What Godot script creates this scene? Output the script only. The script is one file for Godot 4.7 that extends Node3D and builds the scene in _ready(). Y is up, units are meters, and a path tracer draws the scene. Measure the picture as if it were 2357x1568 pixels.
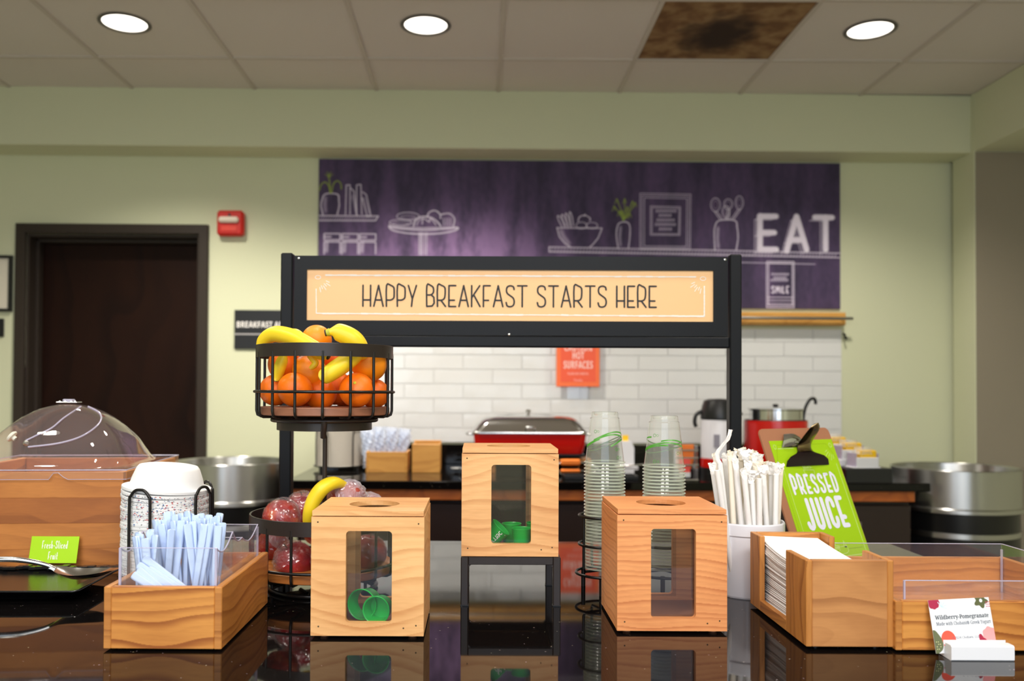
extends Node3D
# A hotel breakfast counter. y is up, metres; the eye stands at x = 0, z = 0 and looks towards -z.

const FPX := 2000.0            # focal length in pixels of the 2357 x 1568 frame
const AXIS_U := 1100.0         # image column and row of the optical axis (the lens is shifted)
const AXIS_V := 864.0
const EYE := Vector3(0, 1.29, 0)
const TOP := 0.913             # height of both worktops
const CEIL := 2.795
const WALL_Z := 4.53
const WALL_YAW := 0.0134
var cam_basis := Basis(Vector3.RIGHT, atan(36.0 / 2000.0)) * Basis(Vector3.BACK, 0.0052)
var wall_frame := Transform3D(Basis(Vector3.UP, WALL_YAW), Vector3(0, 0, -WALL_Z))
var M := {}
var used := {}
var rng := RandomNumberGenerator.new()

# ---------------------------------------------------------------- measuring
func ray(u: float, v: float) -> Vector3:
	return cam_basis * Vector3((u - AXIS_U) / FPX, -(v - AXIS_V) / FPX, -1.0)

func P(u: float, v: float, z: float) -> Vector3:      # the point at distance z in front of the eye
	var d := ray(u, v)
	return EYE + d * (z / -d.z)

func C(u: float, v: float, y: float = TOP) -> Vector3:   # the point on a level plane
	var d := ray(u, v)
	return EYE + d * ((y - EYE.y) / d.y)

func project(p: Vector3) -> Vector2:                  # the picture's column and row of a point
	var l := cam_basis.inverse() * (p - EYE)
	return Vector2(AXIS_U - FPX * l.x / l.z, AXIS_V + FPX * l.y / l.z)

func W(u: float, v: float, out := 0.0) -> Vector3:    # the point on the back wall, in the wall's own axes
	var inv := wall_frame.affine_inverse()
	var e := inv * EYE
	var d := inv.basis * ray(u, v)
	return e + d * ((out - e.z) / d.z)

# ---------------------------------------------------------------- mesh building
class MB:
	var v := PackedVector3Array()
	var n := PackedVector3Array()
	var t := PackedVector2Array()
	var xf := Transform3D()
	var off := Vector2.ZERO
	var layer := 0            # overlapping strokes lie a few microns above each other
	func tri(a: Vector3, b: Vector3, c: Vector3, na: Vector3, nb: Vector3, nc: Vector3, ua := Vector2.ZERO, ub := Vector2.ZERO, uc := Vector2.ZERO):
		if (b - a).cross(c - a).dot(na + nb + nc) > 0.0:
			var s := b; b = c; c = s
			s = nb; nb = nc; nc = s
			var q := ub; ub = uc; uc = q
		v.append(xf * a); v.append(xf * b); v.append(xf * c)
		n.append((xf.basis * na).normalized()); n.append((xf.basis * nb).normalized()); n.append((xf.basis * nc).normalized())
		t.append(ua + off); t.append(ub + off); t.append(uc + off)
	func quad(a: Vector3, b: Vector3, c: Vector3, d: Vector3, nn: Vector3, ua := Vector2.ZERO, ub := Vector2.ZERO, uc := Vector2.ZERO, ud := Vector2.ZERO):
		tri(a, b, c, nn, nn, nn, ua, ub, uc)
		tri(a, c, d, nn, nn, nn, ua, uc, ud)
	func mesh() -> ArrayMesh:
		var arr := []
		arr.resize(Mesh.ARRAY_MAX)
		arr[Mesh.ARRAY_VERTEX] = v
		arr[Mesh.ARRAY_NORMAL] = n
		arr[Mesh.ARRAY_TEX_UV] = t
		var am := ArrayMesh.new()
		am.add_surface_from_arrays(Mesh.PRIMITIVE_TRIANGLES, arr)
		return am

func fuv(p: Vector3, axis: int, g: int) -> Vector2:   # metres, the grain axis along u
	if axis == g:
		return Vector2(p[(axis + 1) % 3] * 0.3, p[(axis + 2) % 3])
	return Vector2(p[g], p[3 - axis - g])

func bx(m: MB, c: Vector3, s: Vector3, b := 0.001, g := 0) -> MB:   # a box with chamfered edges
	var h := s * 0.5
	for ax in 3:
		var p := (ax + 1) % 3
		var q := (ax + 2) % 3
		for sg in [-1.0, 1.0]:
			var nn := Vector3.ZERO
			nn[ax] = sg
			var k := []
			for w in [[-1, -1], [1, -1], [1, 1], [-1, 1]]:
				var e := Vector3.ZERO
				e[ax] = h[ax] * sg
				e[p] = (h[p] - b) * w[0]
				e[q] = (h[q] - b) * w[1]
				k.append(c + e)
			m.quad(k[0], k[1], k[2], k[3], nn, fuv(k[0], ax, g), fuv(k[1], ax, g), fuv(k[2], ax, g), fuv(k[3], ax, g))
	if b <= 0.0:
		return m
	for ax in 3:                     # the chamfers along each axis
		var p := (ax + 1) % 3
		var q := (ax + 2) % 3
		for sp in [-1.0, 1.0]:
			for sq in [-1.0, 1.0]:
				var nn := Vector3.ZERO
				nn[p] = sp
				nn[q] = sq
				var k := []
				for w in [[-1, 0], [1, 0], [1, 1], [-1, 1]]:
					var e := Vector3.ZERO
					e[ax] = (h[ax] - b) * w[0]
					e[p] = (h[p] - (0.0 if w[1] == 0 else b)) * sp
					e[q] = (h[q] - (b if w[1] == 0 else 0.0)) * sq
					k.append(c + e)
				m.quad(k[0], k[1], k[2], k[3], nn.normalized(), fuv(k[0], p, g), fuv(k[1], p, g), fuv(k[2], p, g), fuv(k[3], p, g))
	for sx in [-1.0, 1.0]:
		for sy in [-1.0, 1.0]:
			for sz in [-1.0, 1.0]:
				var o := Vector3(sx, sy, sz)
				var k := []
				for ax in 3:
					var e := (h - Vector3.ONE * b) * o
					e[ax] = h[ax] * o[ax]
					k.append(c + e)
				m.tri(k[0], k[1], k[2], o, o, o, fuv(k[0], 0, g), fuv(k[1], 0, g), fuv(k[2], 0, g))
	return m

func box(c: Vector3, s: Vector3, b := 0.001, g := 0, off := Vector2.ZERO) -> MB:
	var m := MB.new()
	m.off = off
	return bx(m, c, s, b, g)

func lathe(m: MB, prof: Array, seg := 32, a0 := 0.0, a1 := TAU, crease := 35.0) -> MB:   # profile points (radius, height)
	var cnt := prof.size()
	var sn := []
	for i in cnt - 1:
		var d: Vector2 = prof[i + 1] - prof[i]
		sn.append(Vector2(d.y, -d.x).normalized())
	var len := 0.0
	for i in cnt - 1:
		var na: Vector2 = sn[i]
		var nb: Vector2 = sn[i]
		if i > 0 and rad_to_deg(absf(sn[i - 1].angle_to(sn[i]))) < crease:
			na = (sn[i - 1] + sn[i]).normalized()
		if i < cnt - 2 and rad_to_deg(absf(sn[i + 1].angle_to(sn[i]))) < crease:
			nb = (sn[i + 1] + sn[i]).normalized()
		var l2: float = len + (prof[i + 1] - prof[i]).length()
		for k in seg:
			var t0 := a0 + (a1 - a0) * k / seg
			var t1 := a0 + (a1 - a0) * (k + 1) / seg
			var c0 := Vector3(sin(t0), 0, cos(t0))
			var c1 := Vector3(sin(t1), 0, cos(t1))
			var y := Vector3.UP
			var p0: Vector3 = c0 * prof[i].x + y * prof[i].y
			var p1: Vector3 = c1 * prof[i].x + y * prof[i].y
			var p2: Vector3 = c1 * prof[i + 1].x + y * prof[i + 1].y
			var p3: Vector3 = c0 * prof[i + 1].x + y * prof[i + 1].y
			var u0 := t0 / TAU
			var u1 := t1 / TAU
			if prof[i + 1].x > 1e-6:
				m.tri(p0, p2, p3, c0 * na.x + y * na.y, c1 * nb.x + y * nb.y, c0 * nb.x + y * nb.y, Vector2(u0, len), Vector2(u1, l2), Vector2(u0, l2))
			if prof[i].x > 1e-6:
				m.tri(p0, p1, p2, c0 * na.x + y * na.y, c1 * na.x + y * na.y, c1 * nb.x + y * nb.y, Vector2(u0, len), Vector2(u1, len), Vector2(u1, l2))
		len = l2
	return m

func grid(m: MB, rows: Array, wrap := false, flip := false, us := 1.0, vs := 1.0) -> MB:   # rows of points, smooth; with wrap each row closes on itself
	var nr := rows.size()
	var nc: int = rows[0].size()
	var nm := []
	for j in nr:
		var line := PackedVector3Array()
		for i in nc:
			var l: Vector3 = rows[j][(i - 1 + nc) % nc] if wrap or i > 0 else rows[j][i]
			var r: Vector3 = rows[j][(i + 1) % nc] if wrap or i < nc - 1 else rows[j][i]
			var d: Vector3 = rows[maxi(j - 1, 0)][i]
			var u: Vector3 = rows[mini(j + 1, nr - 1)][i]
			var x := r - l
			if x.length() < 1e-7:      # a pole
				var jj := 1 if j == 0 else nr - 2
				x = rows[jj][(i + 1) % nc] - rows[jj][(i - 1 + nc) % nc]
			var q := x.cross(u - d).normalized()
			line.append(-q if flip else q)
		nm.append(line)
	for j in nr - 1:
		for i in (nc if wrap else nc - 1):
			var k := (i + 1) % nc
			var a := Vector2(float(i) / nc * us, float(j) / nr * vs)
			var b := Vector2(float(i + 1) / nc * us, float(j + 1) / nr * vs)
			m.tri(rows[j][i], rows[j][k], rows[j + 1][k], nm[j][i], nm[j][k], nm[j + 1][k], a, Vector2(b.x, a.y), b)
			m.tri(rows[j][i], rows[j + 1][k], rows[j + 1][i], nm[j][i], nm[j + 1][k], nm[j + 1][i], a, b, Vector2(a.x, b.y))
	return m

func facets(m: MB, rows: Array, wrap := true) -> MB:   # the same without smoothing, facing away from the middle
	var mid := Vector3.ZERO
	for r in rows:
		mid += r[0] + r[r.size() / 2]
	mid /= rows.size() * 2.0
	var nc: int = rows[0].size()
	for j in rows.size() - 1:
		for i in (nc if wrap else nc - 1):
			var k := (i + 1) % nc
			for q in [[rows[j][i], rows[j][k], rows[j + 1][k]], [rows[j][i], rows[j + 1][k], rows[j + 1][i]]]:
				var nn: Vector3 = (q[1] - q[0]).cross(q[2] - q[0])
				if nn.length() < 1e-10:
					continue
				nn = nn.normalized()
				if nn.dot(q[0] - mid) < 0.0:
					nn = -nn
				m.tri(q[0], q[1], q[2], nn, nn, nn)
	return m

func tube(m: MB, pts: Array, r, sides := 8, closed := false, lobes := 0.0) -> MB:   # r: a radius, or one for each point
	var cnt := pts.size()
	var rows := []
	var nr := []
	var up := Vector3.UP
	for i in cnt + (1 if closed else 0):
		var at: Vector3 = pts[i % cnt]
		var d: Vector3 = (pts[(i + 1) % cnt] - pts[(i - 1 + cnt) % cnt]) if closed else (pts[mini(i + 1, cnt - 1)] - pts[maxi(i - 1, 0)])
		d = d.normalized()
		if i == 0:
			up = Vector3.UP if absf(d.y) < 0.9 else Vector3.RIGHT
		up = (up - d * up.dot(d)).normalized()
		var side := d.cross(up)
		var row := PackedVector3Array()
		var nrow := PackedVector3Array()
		for k in sides:
			var a := TAU * k / sides
			var o := up * cos(a) + side * sin(a)
			var rad: float = r[i % cnt] if r is Array else r
			row.append(at + o * rad * (1.0 + lobes * cos(5.0 * a)))
			nrow.append(o)
		rows.append(row)
		nr.append(nrow)
	var last := rows.size() - 1
	var run := 0.0
	for i in last:
		var seg: float = (rows[i + 1][0] - rows[i][0]).length()
		for k in sides:
			var q := (k + 1) % sides
			var u0 := Vector2(run, float(k) / sides)
			var u1 := Vector2(run + seg, float(k + 1) / sides)
			m.tri(rows[i][k], rows[i][q], rows[i + 1][q], nr[i][k], nr[i][q], nr[i + 1][q], u0, Vector2(u0.x, u1.y), u1)
			m.tri(rows[i][k], rows[i + 1][q], rows[i + 1][k], nr[i][k], nr[i + 1][q], nr[i + 1][k], u0, u1, Vector2(u1.x, u0.y))
		run += seg
	if not closed:
		for e in [0, last]:
			var nn: Vector3 = (rows[e][0] - rows[e][0])
			nn = (pts[0] - pts[1]).normalized() if e == 0 else (pts[cnt - 1] - pts[cnt - 2]).normalized()
			for k in range(1, sides - 1):
				m.tri(rows[e][0], rows[e][k], rows[e][k + 1], nn, nn, nn)
	return m

func ring(m: MB, c: Vector3, r: float, wire: float, seg := 40, sides := 8) -> MB:
	var pts := []
	for i in seg:
		pts.append(c + Vector3(sin(TAU * i / seg), 0, cos(TAU * i / seg)) * r)
	return tube(m, pts, wire, sides, true)

func smooth(pts: Array, n := 6) -> Array:      # a Catmull-Rom curve through the points
	var out := []
	for i in pts.size() - 1:
		var a = pts[maxi(i - 1, 0)]
		var b = pts[i]
		var c = pts[i + 1]
		var d = pts[mini(i + 2, pts.size() - 1)]
		for k in n:
			var t := float(k) / n
			out.append(b.cubic_interpolate(c, a, d, t))
	out.append(pts[pts.size() - 1])
	return out

func prism(m: MB, poly: PackedVector2Array, z0: float, z1: float, g := 0) -> MB:    # an outline in x, y given depth
	var idx := Geometry2D.triangulate_polygon(poly)
	for i in range(0, idx.size(), 3):
		for s in [[z1, Vector3.BACK], [z0, Vector3.FORWARD]]:
			var k := []
			for j in 3:
				k.append(Vector3(poly[idx[i + j]].x, poly[idx[i + j]].y, s[0]))
			m.tri(k[0], k[1], k[2], s[1], s[1], s[1], fuv(k[0], 2, g), fuv(k[1], 2, g), fuv(k[2], 2, g))
	var turn := 1.0 if Geometry2D.is_polygon_clockwise(poly) else -1.0
	for i in poly.size():
		var a := poly[i]
		var b := poly[(i + 1) % poly.size()]
		var d := (b - a).normalized()
		var nn := Vector3(-d.y, d.x, 0) * turn
		var ax := 0 if absf(nn.x) > absf(nn.y) else 1
		var k := [Vector3(a.x, a.y, z0), Vector3(b.x, b.y, z0), Vector3(b.x, b.y, z1), Vector3(a.x, a.y, z1)]
		m.quad(k[0], k[1], k[2], k[3], nn, fuv(k[0], ax, g), fuv(k[1], ax, g), fuv(k[2], ax, g), fuv(k[3], ax, g))
	return m

func rrect(w: float, h: float, r: float, per := 8) -> PackedVector2Array:   # a rounded rectangle that starts in the middle of a corner, 4 x per points
	var out := PackedVector2Array()
	for s in 4:
		var c := Vector2([1, -1, -1, 1][s] * (w / 2 - r), [1, 1, -1, -1][s] * (h / 2 - r))
		for k in per:
			out.append(c + Vector2.from_angle(PI / 2 * s + PI / 2 * (k + 0.5) / per) * r)
	return out

func holed(m: MB, outer: PackedVector2Array, inner: PackedVector2Array, z0: float, z1: float, g := 0) -> MB:   # a board with an opening; both outlines have as many points
	var cnt := outer.size()
	for i in cnt:
		var j := (i + 1) % cnt
		for s in [[z1, Vector3.BACK], [z0, Vector3.FORWARD]]:
			var k := [Vector3(outer[i].x, outer[i].y, s[0]), Vector3(outer[j].x, outer[j].y, s[0]), Vector3(inner[j].x, inner[j].y, s[0]), Vector3(inner[i].x, inner[i].y, s[0])]
			m.quad(k[0], k[1], k[2], k[3], s[1], fuv(k[0], 2, g), fuv(k[1], 2, g), fuv(k[2], 2, g), fuv(k[3], 2, g))
		for lp in [[outer, 1.0], [inner, -1.0]]:
			var a: Vector2 = lp[0][i]
			var b: Vector2 = lp[0][j]
			var d := b - a
			if d.length() < 1e-6:
				continue
			var nn: Vector3 = Vector3(d.y, -d.x, 0).normalized() * float(lp[1])
			var ax := 0 if absf(nn.x) > absf(nn.y) else 1
			var k := [Vector3(a.x, a.y, z0), Vector3(b.x, b.y, z0), Vector3(b.x, b.y, z1), Vector3(a.x, a.y, z1)]
			m.quad(k[0], k[1], k[2], k[3], nn, fuv(k[0], ax, g), fuv(k[1], ax, g), fuv(k[2], ax, g), fuv(k[3], ax, g))
	return m

func outer_for(w: float, h: float, per := 8) -> PackedVector2Array:   # the plain rectangle that goes with rrect()
	var out := PackedVector2Array()
	for s in 4:
		var a := Vector2([1, -1, -1, 1][s] * w / 2, [1, 1, -1, -1][s] * h / 2)
		var prev := Vector2([1, 1, -1, -1][s] * w / 2, [-1, 1, 1, -1][s] * h / 2)
		var nxt := Vector2([-1, -1, 1, 1][s] * w / 2, [1, -1, -1, 1][s] * h / 2)
		for k in per:
			var t := (k - per / 2) / float(per)
			out.append(a.lerp(nxt, t) if t >= 0.0 else a.lerp(prev, -t))
	return out

func stroke(m: MB, pts: Array, w: float, z := 0.0) -> MB:     # a printed line with round joints, facing +z
	var z0 := z
	for i in pts.size():
		m.layer += 1
		z = z0 + 0.000005 * (m.layer % 60)
		var p: Vector2 = pts[i]
		var c := Vector3(p.x, p.y, z)
		var last := Vector3(p.x + w / 2, p.y, z)
		for k in 10:
			var a := TAU * (k + 1) / 10
			var q := c + Vector3(cos(a), sin(a), 0) * w / 2
			m.tri(c, last, q, Vector3.BACK, Vector3.BACK, Vector3.BACK)
			last = q
		if i > 0:
			var b: Vector2 = pts[i - 1]
			var s := (p - b).orthogonal().normalized() * w / 2
			m.layer += 1
			z = z0 + 0.000005 * (m.layer % 60)
			m.quad(Vector3(b.x + s.x, b.y + s.y, z), Vector3(p.x + s.x, p.y + s.y, z), Vector3(p.x - s.x, p.y - s.y, z), Vector3(b.x - s.x, b.y - s.y, z), Vector3.BACK)
	return m

func blob(r: float, shape: Callable, nu := 28, nv := 18) -> Array:   # rows of a round body; shape(direction) gives the radius share
	var rows := []
	for j in nv + 1:
		var th := PI * j / nv
		var row := PackedVector3Array()
		for i in nu:
			var ph := TAU * i / nu
			var d := Vector3(sin(th) * sin(ph), cos(th), sin(th) * cos(ph))
			row.append(d * r * float(shape.call(d)))
		rows.append(row)
	return rows

# ---------------------------------------------------------------- naming and placing
func numbered(called: String) -> String:
	used[called] = used.get(called, -1) + 1
	return called if used[called] == 0 else "%s_%03d" % [called, used[called]]

func thing(called: String, label: String, category: String, at := Vector3.ZERO, turn := 0.0, group := "") -> Node3D:
	var o := Node3D.new()
	o.name = numbered(called)
	add_child(o)
	o.position = at
	o.rotation.y = turn
	tag(o, label, category, group)
	return o

func on_wall(called: String, label: String, category: String, at: Vector3, group := "") -> Node3D:    # a thing in the axes of the back wall
	var o := thing(called, label, category, Vector3.ZERO, 0.0, group)
	o.transform = wall_frame * Transform3D(Basis(), at)
	return o

func tag(o: Node, label: String, category: String, group := ""):
	o.set_meta("label", label)
	o.set_meta("category", category)
	if group:
		o.set_meta("group", group)

func part(o: Node, called: String, m, material: Material, label := "") -> MeshInstance3D:
	var i := MeshInstance3D.new()
	i.name = called
	i.mesh = m.mesh() if m is MB else m
	i.material_override = material
	o.add_child(i, true)
	if label:
		i.set_meta("label", label)
	return i

func struct(called: String, m: MB, material: Material, label := "") -> MeshInstance3D:
	var i := part(self, called, m, material, label)
	i.set_meta("kind", "structure")
	return i

func dup(o: Node3D, xf: Transform3D, label := "") -> Node3D:
	var c: Node3D = o.duplicate()
	c.name = numbered(String(o.name).rstrip("0123456789").trim_suffix("_"))
	add_child(c)
	c.transform = xf
	if label:
		c.set_meta("label", label)
	return c

func text(o: Node, what: String, cap: float, at: Vector3, material: Material, wide := 1.0, bold := true, serif := false, centre := true) -> MeshInstance3D:
	var f := SystemFont.new()
	f.font_names = PackedStringArray(["Droid Serif" if serif else "Droid Sans"])
	f.font_weight = 700 if bold else 400
	var tm := TextMesh.new()
	tm.font = f
	tm.text = what
	tm.font_size = 48
	tm.pixel_size = cap / (48.0 * 0.714)
	tm.depth = 0.0003
	tm.curve_step = 2.0
	tm.horizontal_alignment = HORIZONTAL_ALIGNMENT_CENTER if centre else HORIZONTAL_ALIGNMENT_LEFT
	var i := part(o, "lettering", tm, material)
	i.position = at
	i.scale = Vector3(wide, 1, 1)
	return i

# a hand-drawn alphabet of strokes, one unit high
func glyph(ch: String) -> Array:
	match ch:
		"H": return [.36, [[0, 0, 0, 1], [.36, 0, .36, 1], [0, .3, .36, .3]]]
		"A": return [.44, [[0, 0, .22, 1, .44, 0], [.08, .3, .36, .3]]]
		"P": return [.36, [[0, 0, 0, 1, .2, 1, .33, .92, .36, .8, .36, .5, .33, .38, .2, .3, 0, .3]]]
		"Y": return [.38, [[0, 1, .19, .36], [.38, 1, .19, .36, .15, 0]]]
		"B": return [.35, [[0, 0, 0, 1, .18, 1, .3, .9, .31, .68, .2, .56, 0, .55], [.2, .56, .33, .44, .35, .16, .25, .02, 0, 0]]]
		"R": return [.38, [[0, 0, 0, 1, .2, 1, .33, .92, .36, .78, .35, .5, .3, .36, .18, .3, 0, .3], [.16, .3, .38, 0]]]
		"E": return [.32, [[.32, 1, 0, 1, 0, 0, .32, 0], [0, .3, .26, .3]]]
		"e": return [.3, [[.0, .26, .3, .28, .3, .42, .2, .5, .08, .48, 0, .36, 0, .14, .08, .02, .2, 0, .29, .06]]]
		"K": return [.4, [[0, 0, 0, 1], [.38, 1, 0, .42], [.1, .56, .4, 0]]]
		"F": return [.32, [[.32, 1, 0, 1, 0, 0], [0, .3, .24, .3]]]
		"S": return [.38, [[.37, .82, .34, .95, .2, 1, .06, .95, .01, .8, .05, .64, .2, .52, .34, .4, .38, .22, .33, .06, .19, 0, .05, .04, 0, .2]]]
		"T": return [.44, [[0, 1, .44, 1], [.22, 1, .22, 0]]]
		"D": return [.37, [[0, 0, 0, 1, .16, 1, .31, .9, .37, .7, .37, .3, .31, .1, .16, 0, 0, 0]]]
		"J": return [.3, [[.3, 1, .3, .18, .24, .04, .14, 0, .04, .04, 0, .17]]]
		"U": return [.36, [[0, 1, 0, .2, .06, .05, .18, 0, .3, .05, .36, .2, .36, 1]]]
		"I": return [0.0, [[0, 0, 0, 1]]]
		"C": return [.36, [[.36, .74, .35, .86, .28, .97, .18, 1, .07, .95, 0, .8, 0, .2, .07, .05, .18, 0, .29, .04, .35, .15, .36, .28]]]
		"r": return [.2, [[0, 0, 0, .5], [0, .34, .08, .48, .2, .49]]]
		"s": return [.24, [[.23, .42, .14, .5, .03, .44, .02, .34, .2, .2, .24, .1, .14, 0, 0, .06]]]
		"h": return [.26, [[0, 0, 0, 1], [0, .36, .1, .5, .22, .46, .26, .34, .26, 0]]]
		"l": return [.08, [[0, 1, 0, .1, .08, 0]]]
		"i": return [.02, [[0, 0, 0, .5], [0, .68, 0, .7]]]
		"c": return [.26, [[.26, .42, .16, .5, .04, .44, 0, .3, 0, .18, .06, .03, .16, 0, .26, .07]]]
		"d": return [.28, [[.28, 1, .28, 0], [.28, .38, .18, .5, .06, .46, 0, .3, 0, .18, .06, .03, .18, .0, .28, .14]]]
		"u": return [.26, [[0, .5, 0, .14, .08, 0, .18, .02, .26, .16], [.26, .5, .26, 0]]]
		"t": return [.22, [[.08, .9, .08, .1, .14, 0, .22, .04], [0, .5, .2, .5]]]
		"L": return [.3, [[0, 1, 0, 0, .3, 0]]]
		"M": return [.46, [[0, 0, .04, 1, .23, .4, .42, 1, .46, 0]]]
		"-": return [.2, [[0, .32, .2, .32]]]
	return [.18, []]

func write(m: MB, what: String, h: float, wide: float, gap: float, pen: float, at: Vector2, z := 0.0) -> MB:   # centred on at, standing on its baseline
	var total := 0.0
	for ch in what:
		total += glyph(ch)[0] * wide * h + gap
	var x := at.x - (total - gap) / 2
	for ch in what:
		var gl: Array = glyph(ch)
		for s in gl[1]:
			var pts := []
			for k in range(0, s.size(), 2):
				pts.append(Vector2(x + s[k] * wide * h, at.y + s[k + 1] * h))
			if pts.size() > 5:
				pts = smooth(pts, 3)
			stroke(m, pts, pen, z)
		x += gl[0] * wide * h + gap
	return m

# ---------------------------------------------------------------- materials
func mat(c: Color, rough := 0.6, metal := 0.0, spec := 0.5) -> StandardMaterial3D:
	var m := StandardMaterial3D.new()
	m.albedo_color = c
	m.roughness = rough
	m.metallic = metal
	m.metallic_specular = spec
	return m

func clear(alpha: float, c := Color(1, 1, 1), rough := 0.03) -> StandardMaterial3D:
	var m := mat(Color(c.r, c.g, c.b, alpha), rough)
	m.transparency = BaseMaterial3D.TRANSPARENCY_ALPHA
	return m

func glow(c: Color, e: float) -> StandardMaterial3D:
	var m := mat(Color(0.9, 0.9, 0.9))
	m.emission_enabled = true
	m.emission = c
	m.emission_energy_multiplier = e
	return m

func rgb8(r: int, g: int, b: int) -> Color:
	return Color8(r, g, b)

func noise(freq: float, sd: int, oct := 3) -> FastNoiseLite:
	var f := FastNoiseLite.new()
	f.noise_type = FastNoiseLite.TYPE_SIMPLEX_SMOOTH
	f.frequency = freq
	f.seed = sd
	f.fractal_octaves = oct
	return f

func bump(freq: float, sd: int, depth: float, m: StandardMaterial3D, scale := 4.0, size := 256) -> StandardMaterial3D:    # fine relief, in the object's own axes
	var t := NoiseTexture2D.new()
	t.width = size
	t.height = size
	t.seamless = true
	t.noise = noise(freq, sd)
	m.heightmap_enabled = true
	m.heightmap_texture = t
	m.heightmap_scale = depth
	m.uv1_triplanar = true
	m.uv1_scale = Vector3.ONE * scale
	return m

func wood(light: Color, dark: Color, sd: int, lines: float, wave: float, depth: float, rough := 0.45, span := 0.34) -> StandardMaterial3D:   # grain along u, span metres to the picture, without seams
	var n := 320
	var a := noise(1.0, sd, 2)
	var b := noise(1.0, sd + 7, 2)
	var data := PackedByteArray()
	data.resize(n * n * 3)
	var lane := PackedFloat32Array()
	var cs := PackedVector2Array()
	for y in n:
		lane.append(rng.randf())
		cs.append(Vector2.from_angle(TAU * y / n))
	for y in n:
		var fy := float(y) / n
		for x in n:
			var p := cs[x] * 0.2
			var w := lerpf(a.get_noise_3d(p.x, p.y, fy * 2.2), a.get_noise_3d(p.x, p.y, fy * 2.2 - 2.2), fy)
			var t := fy * lines + w * wave
			var f := t - floorf(t)
			var late := smoothstep(0.2, 0.95, f) * (1.0 - smoothstep(0.95, 1.0, f))
			var q := cs[x] * 1.6
			var fib := b.get_noise_3d(q.x, q.y, fy * 60.0) * 0.5 + (lane[y] - 0.5) * 0.3
			var k := clampf(depth * late * (0.6 + 0.5 * sin(floorf(t) * 2.4)) + 0.2 * fib + 0.35 * w + 0.14, 0.0, 1.0)
			var c := light.lerp(dark, k)
			var i := (y * n + x) * 3
			data[i] = int(c.r * 255.0)
			data[i + 1] = int(c.g * 255.0)
			data[i + 2] = int(c.b * 255.0)
	var m := mat(Color.WHITE, rough)
	m.albedo_texture = ImageTexture.create_from_image(Image.create_from_data(n, n, false, Image.FORMAT_RGB8, data))
	m.uv1_scale = Vector3(1.0 / span, 1.0 / span, 1)
	return m

func nth(n: int) -> String:
	var t := n % 100
	return "%d%s" % [n, "th" if t > 10 and t < 14 else ["th", "st", "nd", "rd", "th", "th", "th", "th", "th", "th"][n % 10]]

func speckled(base: Color, sd: int, count: int, n: int, span: float, rough: float) -> StandardMaterial3D:    # polished black stone with pale flecks
	var im := Image.create(n, n, false, Image.FORMAT_RGB8)
	im.fill(base)
	var r := RandomNumberGenerator.new()
	r.seed = sd
	for k in count:
		var b := r.randf_range(0.12, 0.3) if r.randf() < 0.8 else r.randf_range(0.6, 1.0)
		var c := Color(b, b * r.randf_range(0.85, 1.0), b * r.randf_range(0.75, 1.0))
		var x := r.randi_range(1, n - 3)
		var y := r.randi_range(1, n - 3)
		im.set_pixel(x, y, c)
		if r.randf() < 0.35:
			im.set_pixel(x + 1, y, c * 0.8)
		if r.randf() < 0.25:
			im.set_pixel(x, y + 1, c * 0.7)
	var m := mat(Color.WHITE, rough)
	m.albedo_texture = ImageTexture.create_from_image(im)
	m.uv1_triplanar = true
	m.uv1_world_triplanar = true
	m.uv1_scale = Vector3.ONE / span
	return m

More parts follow.
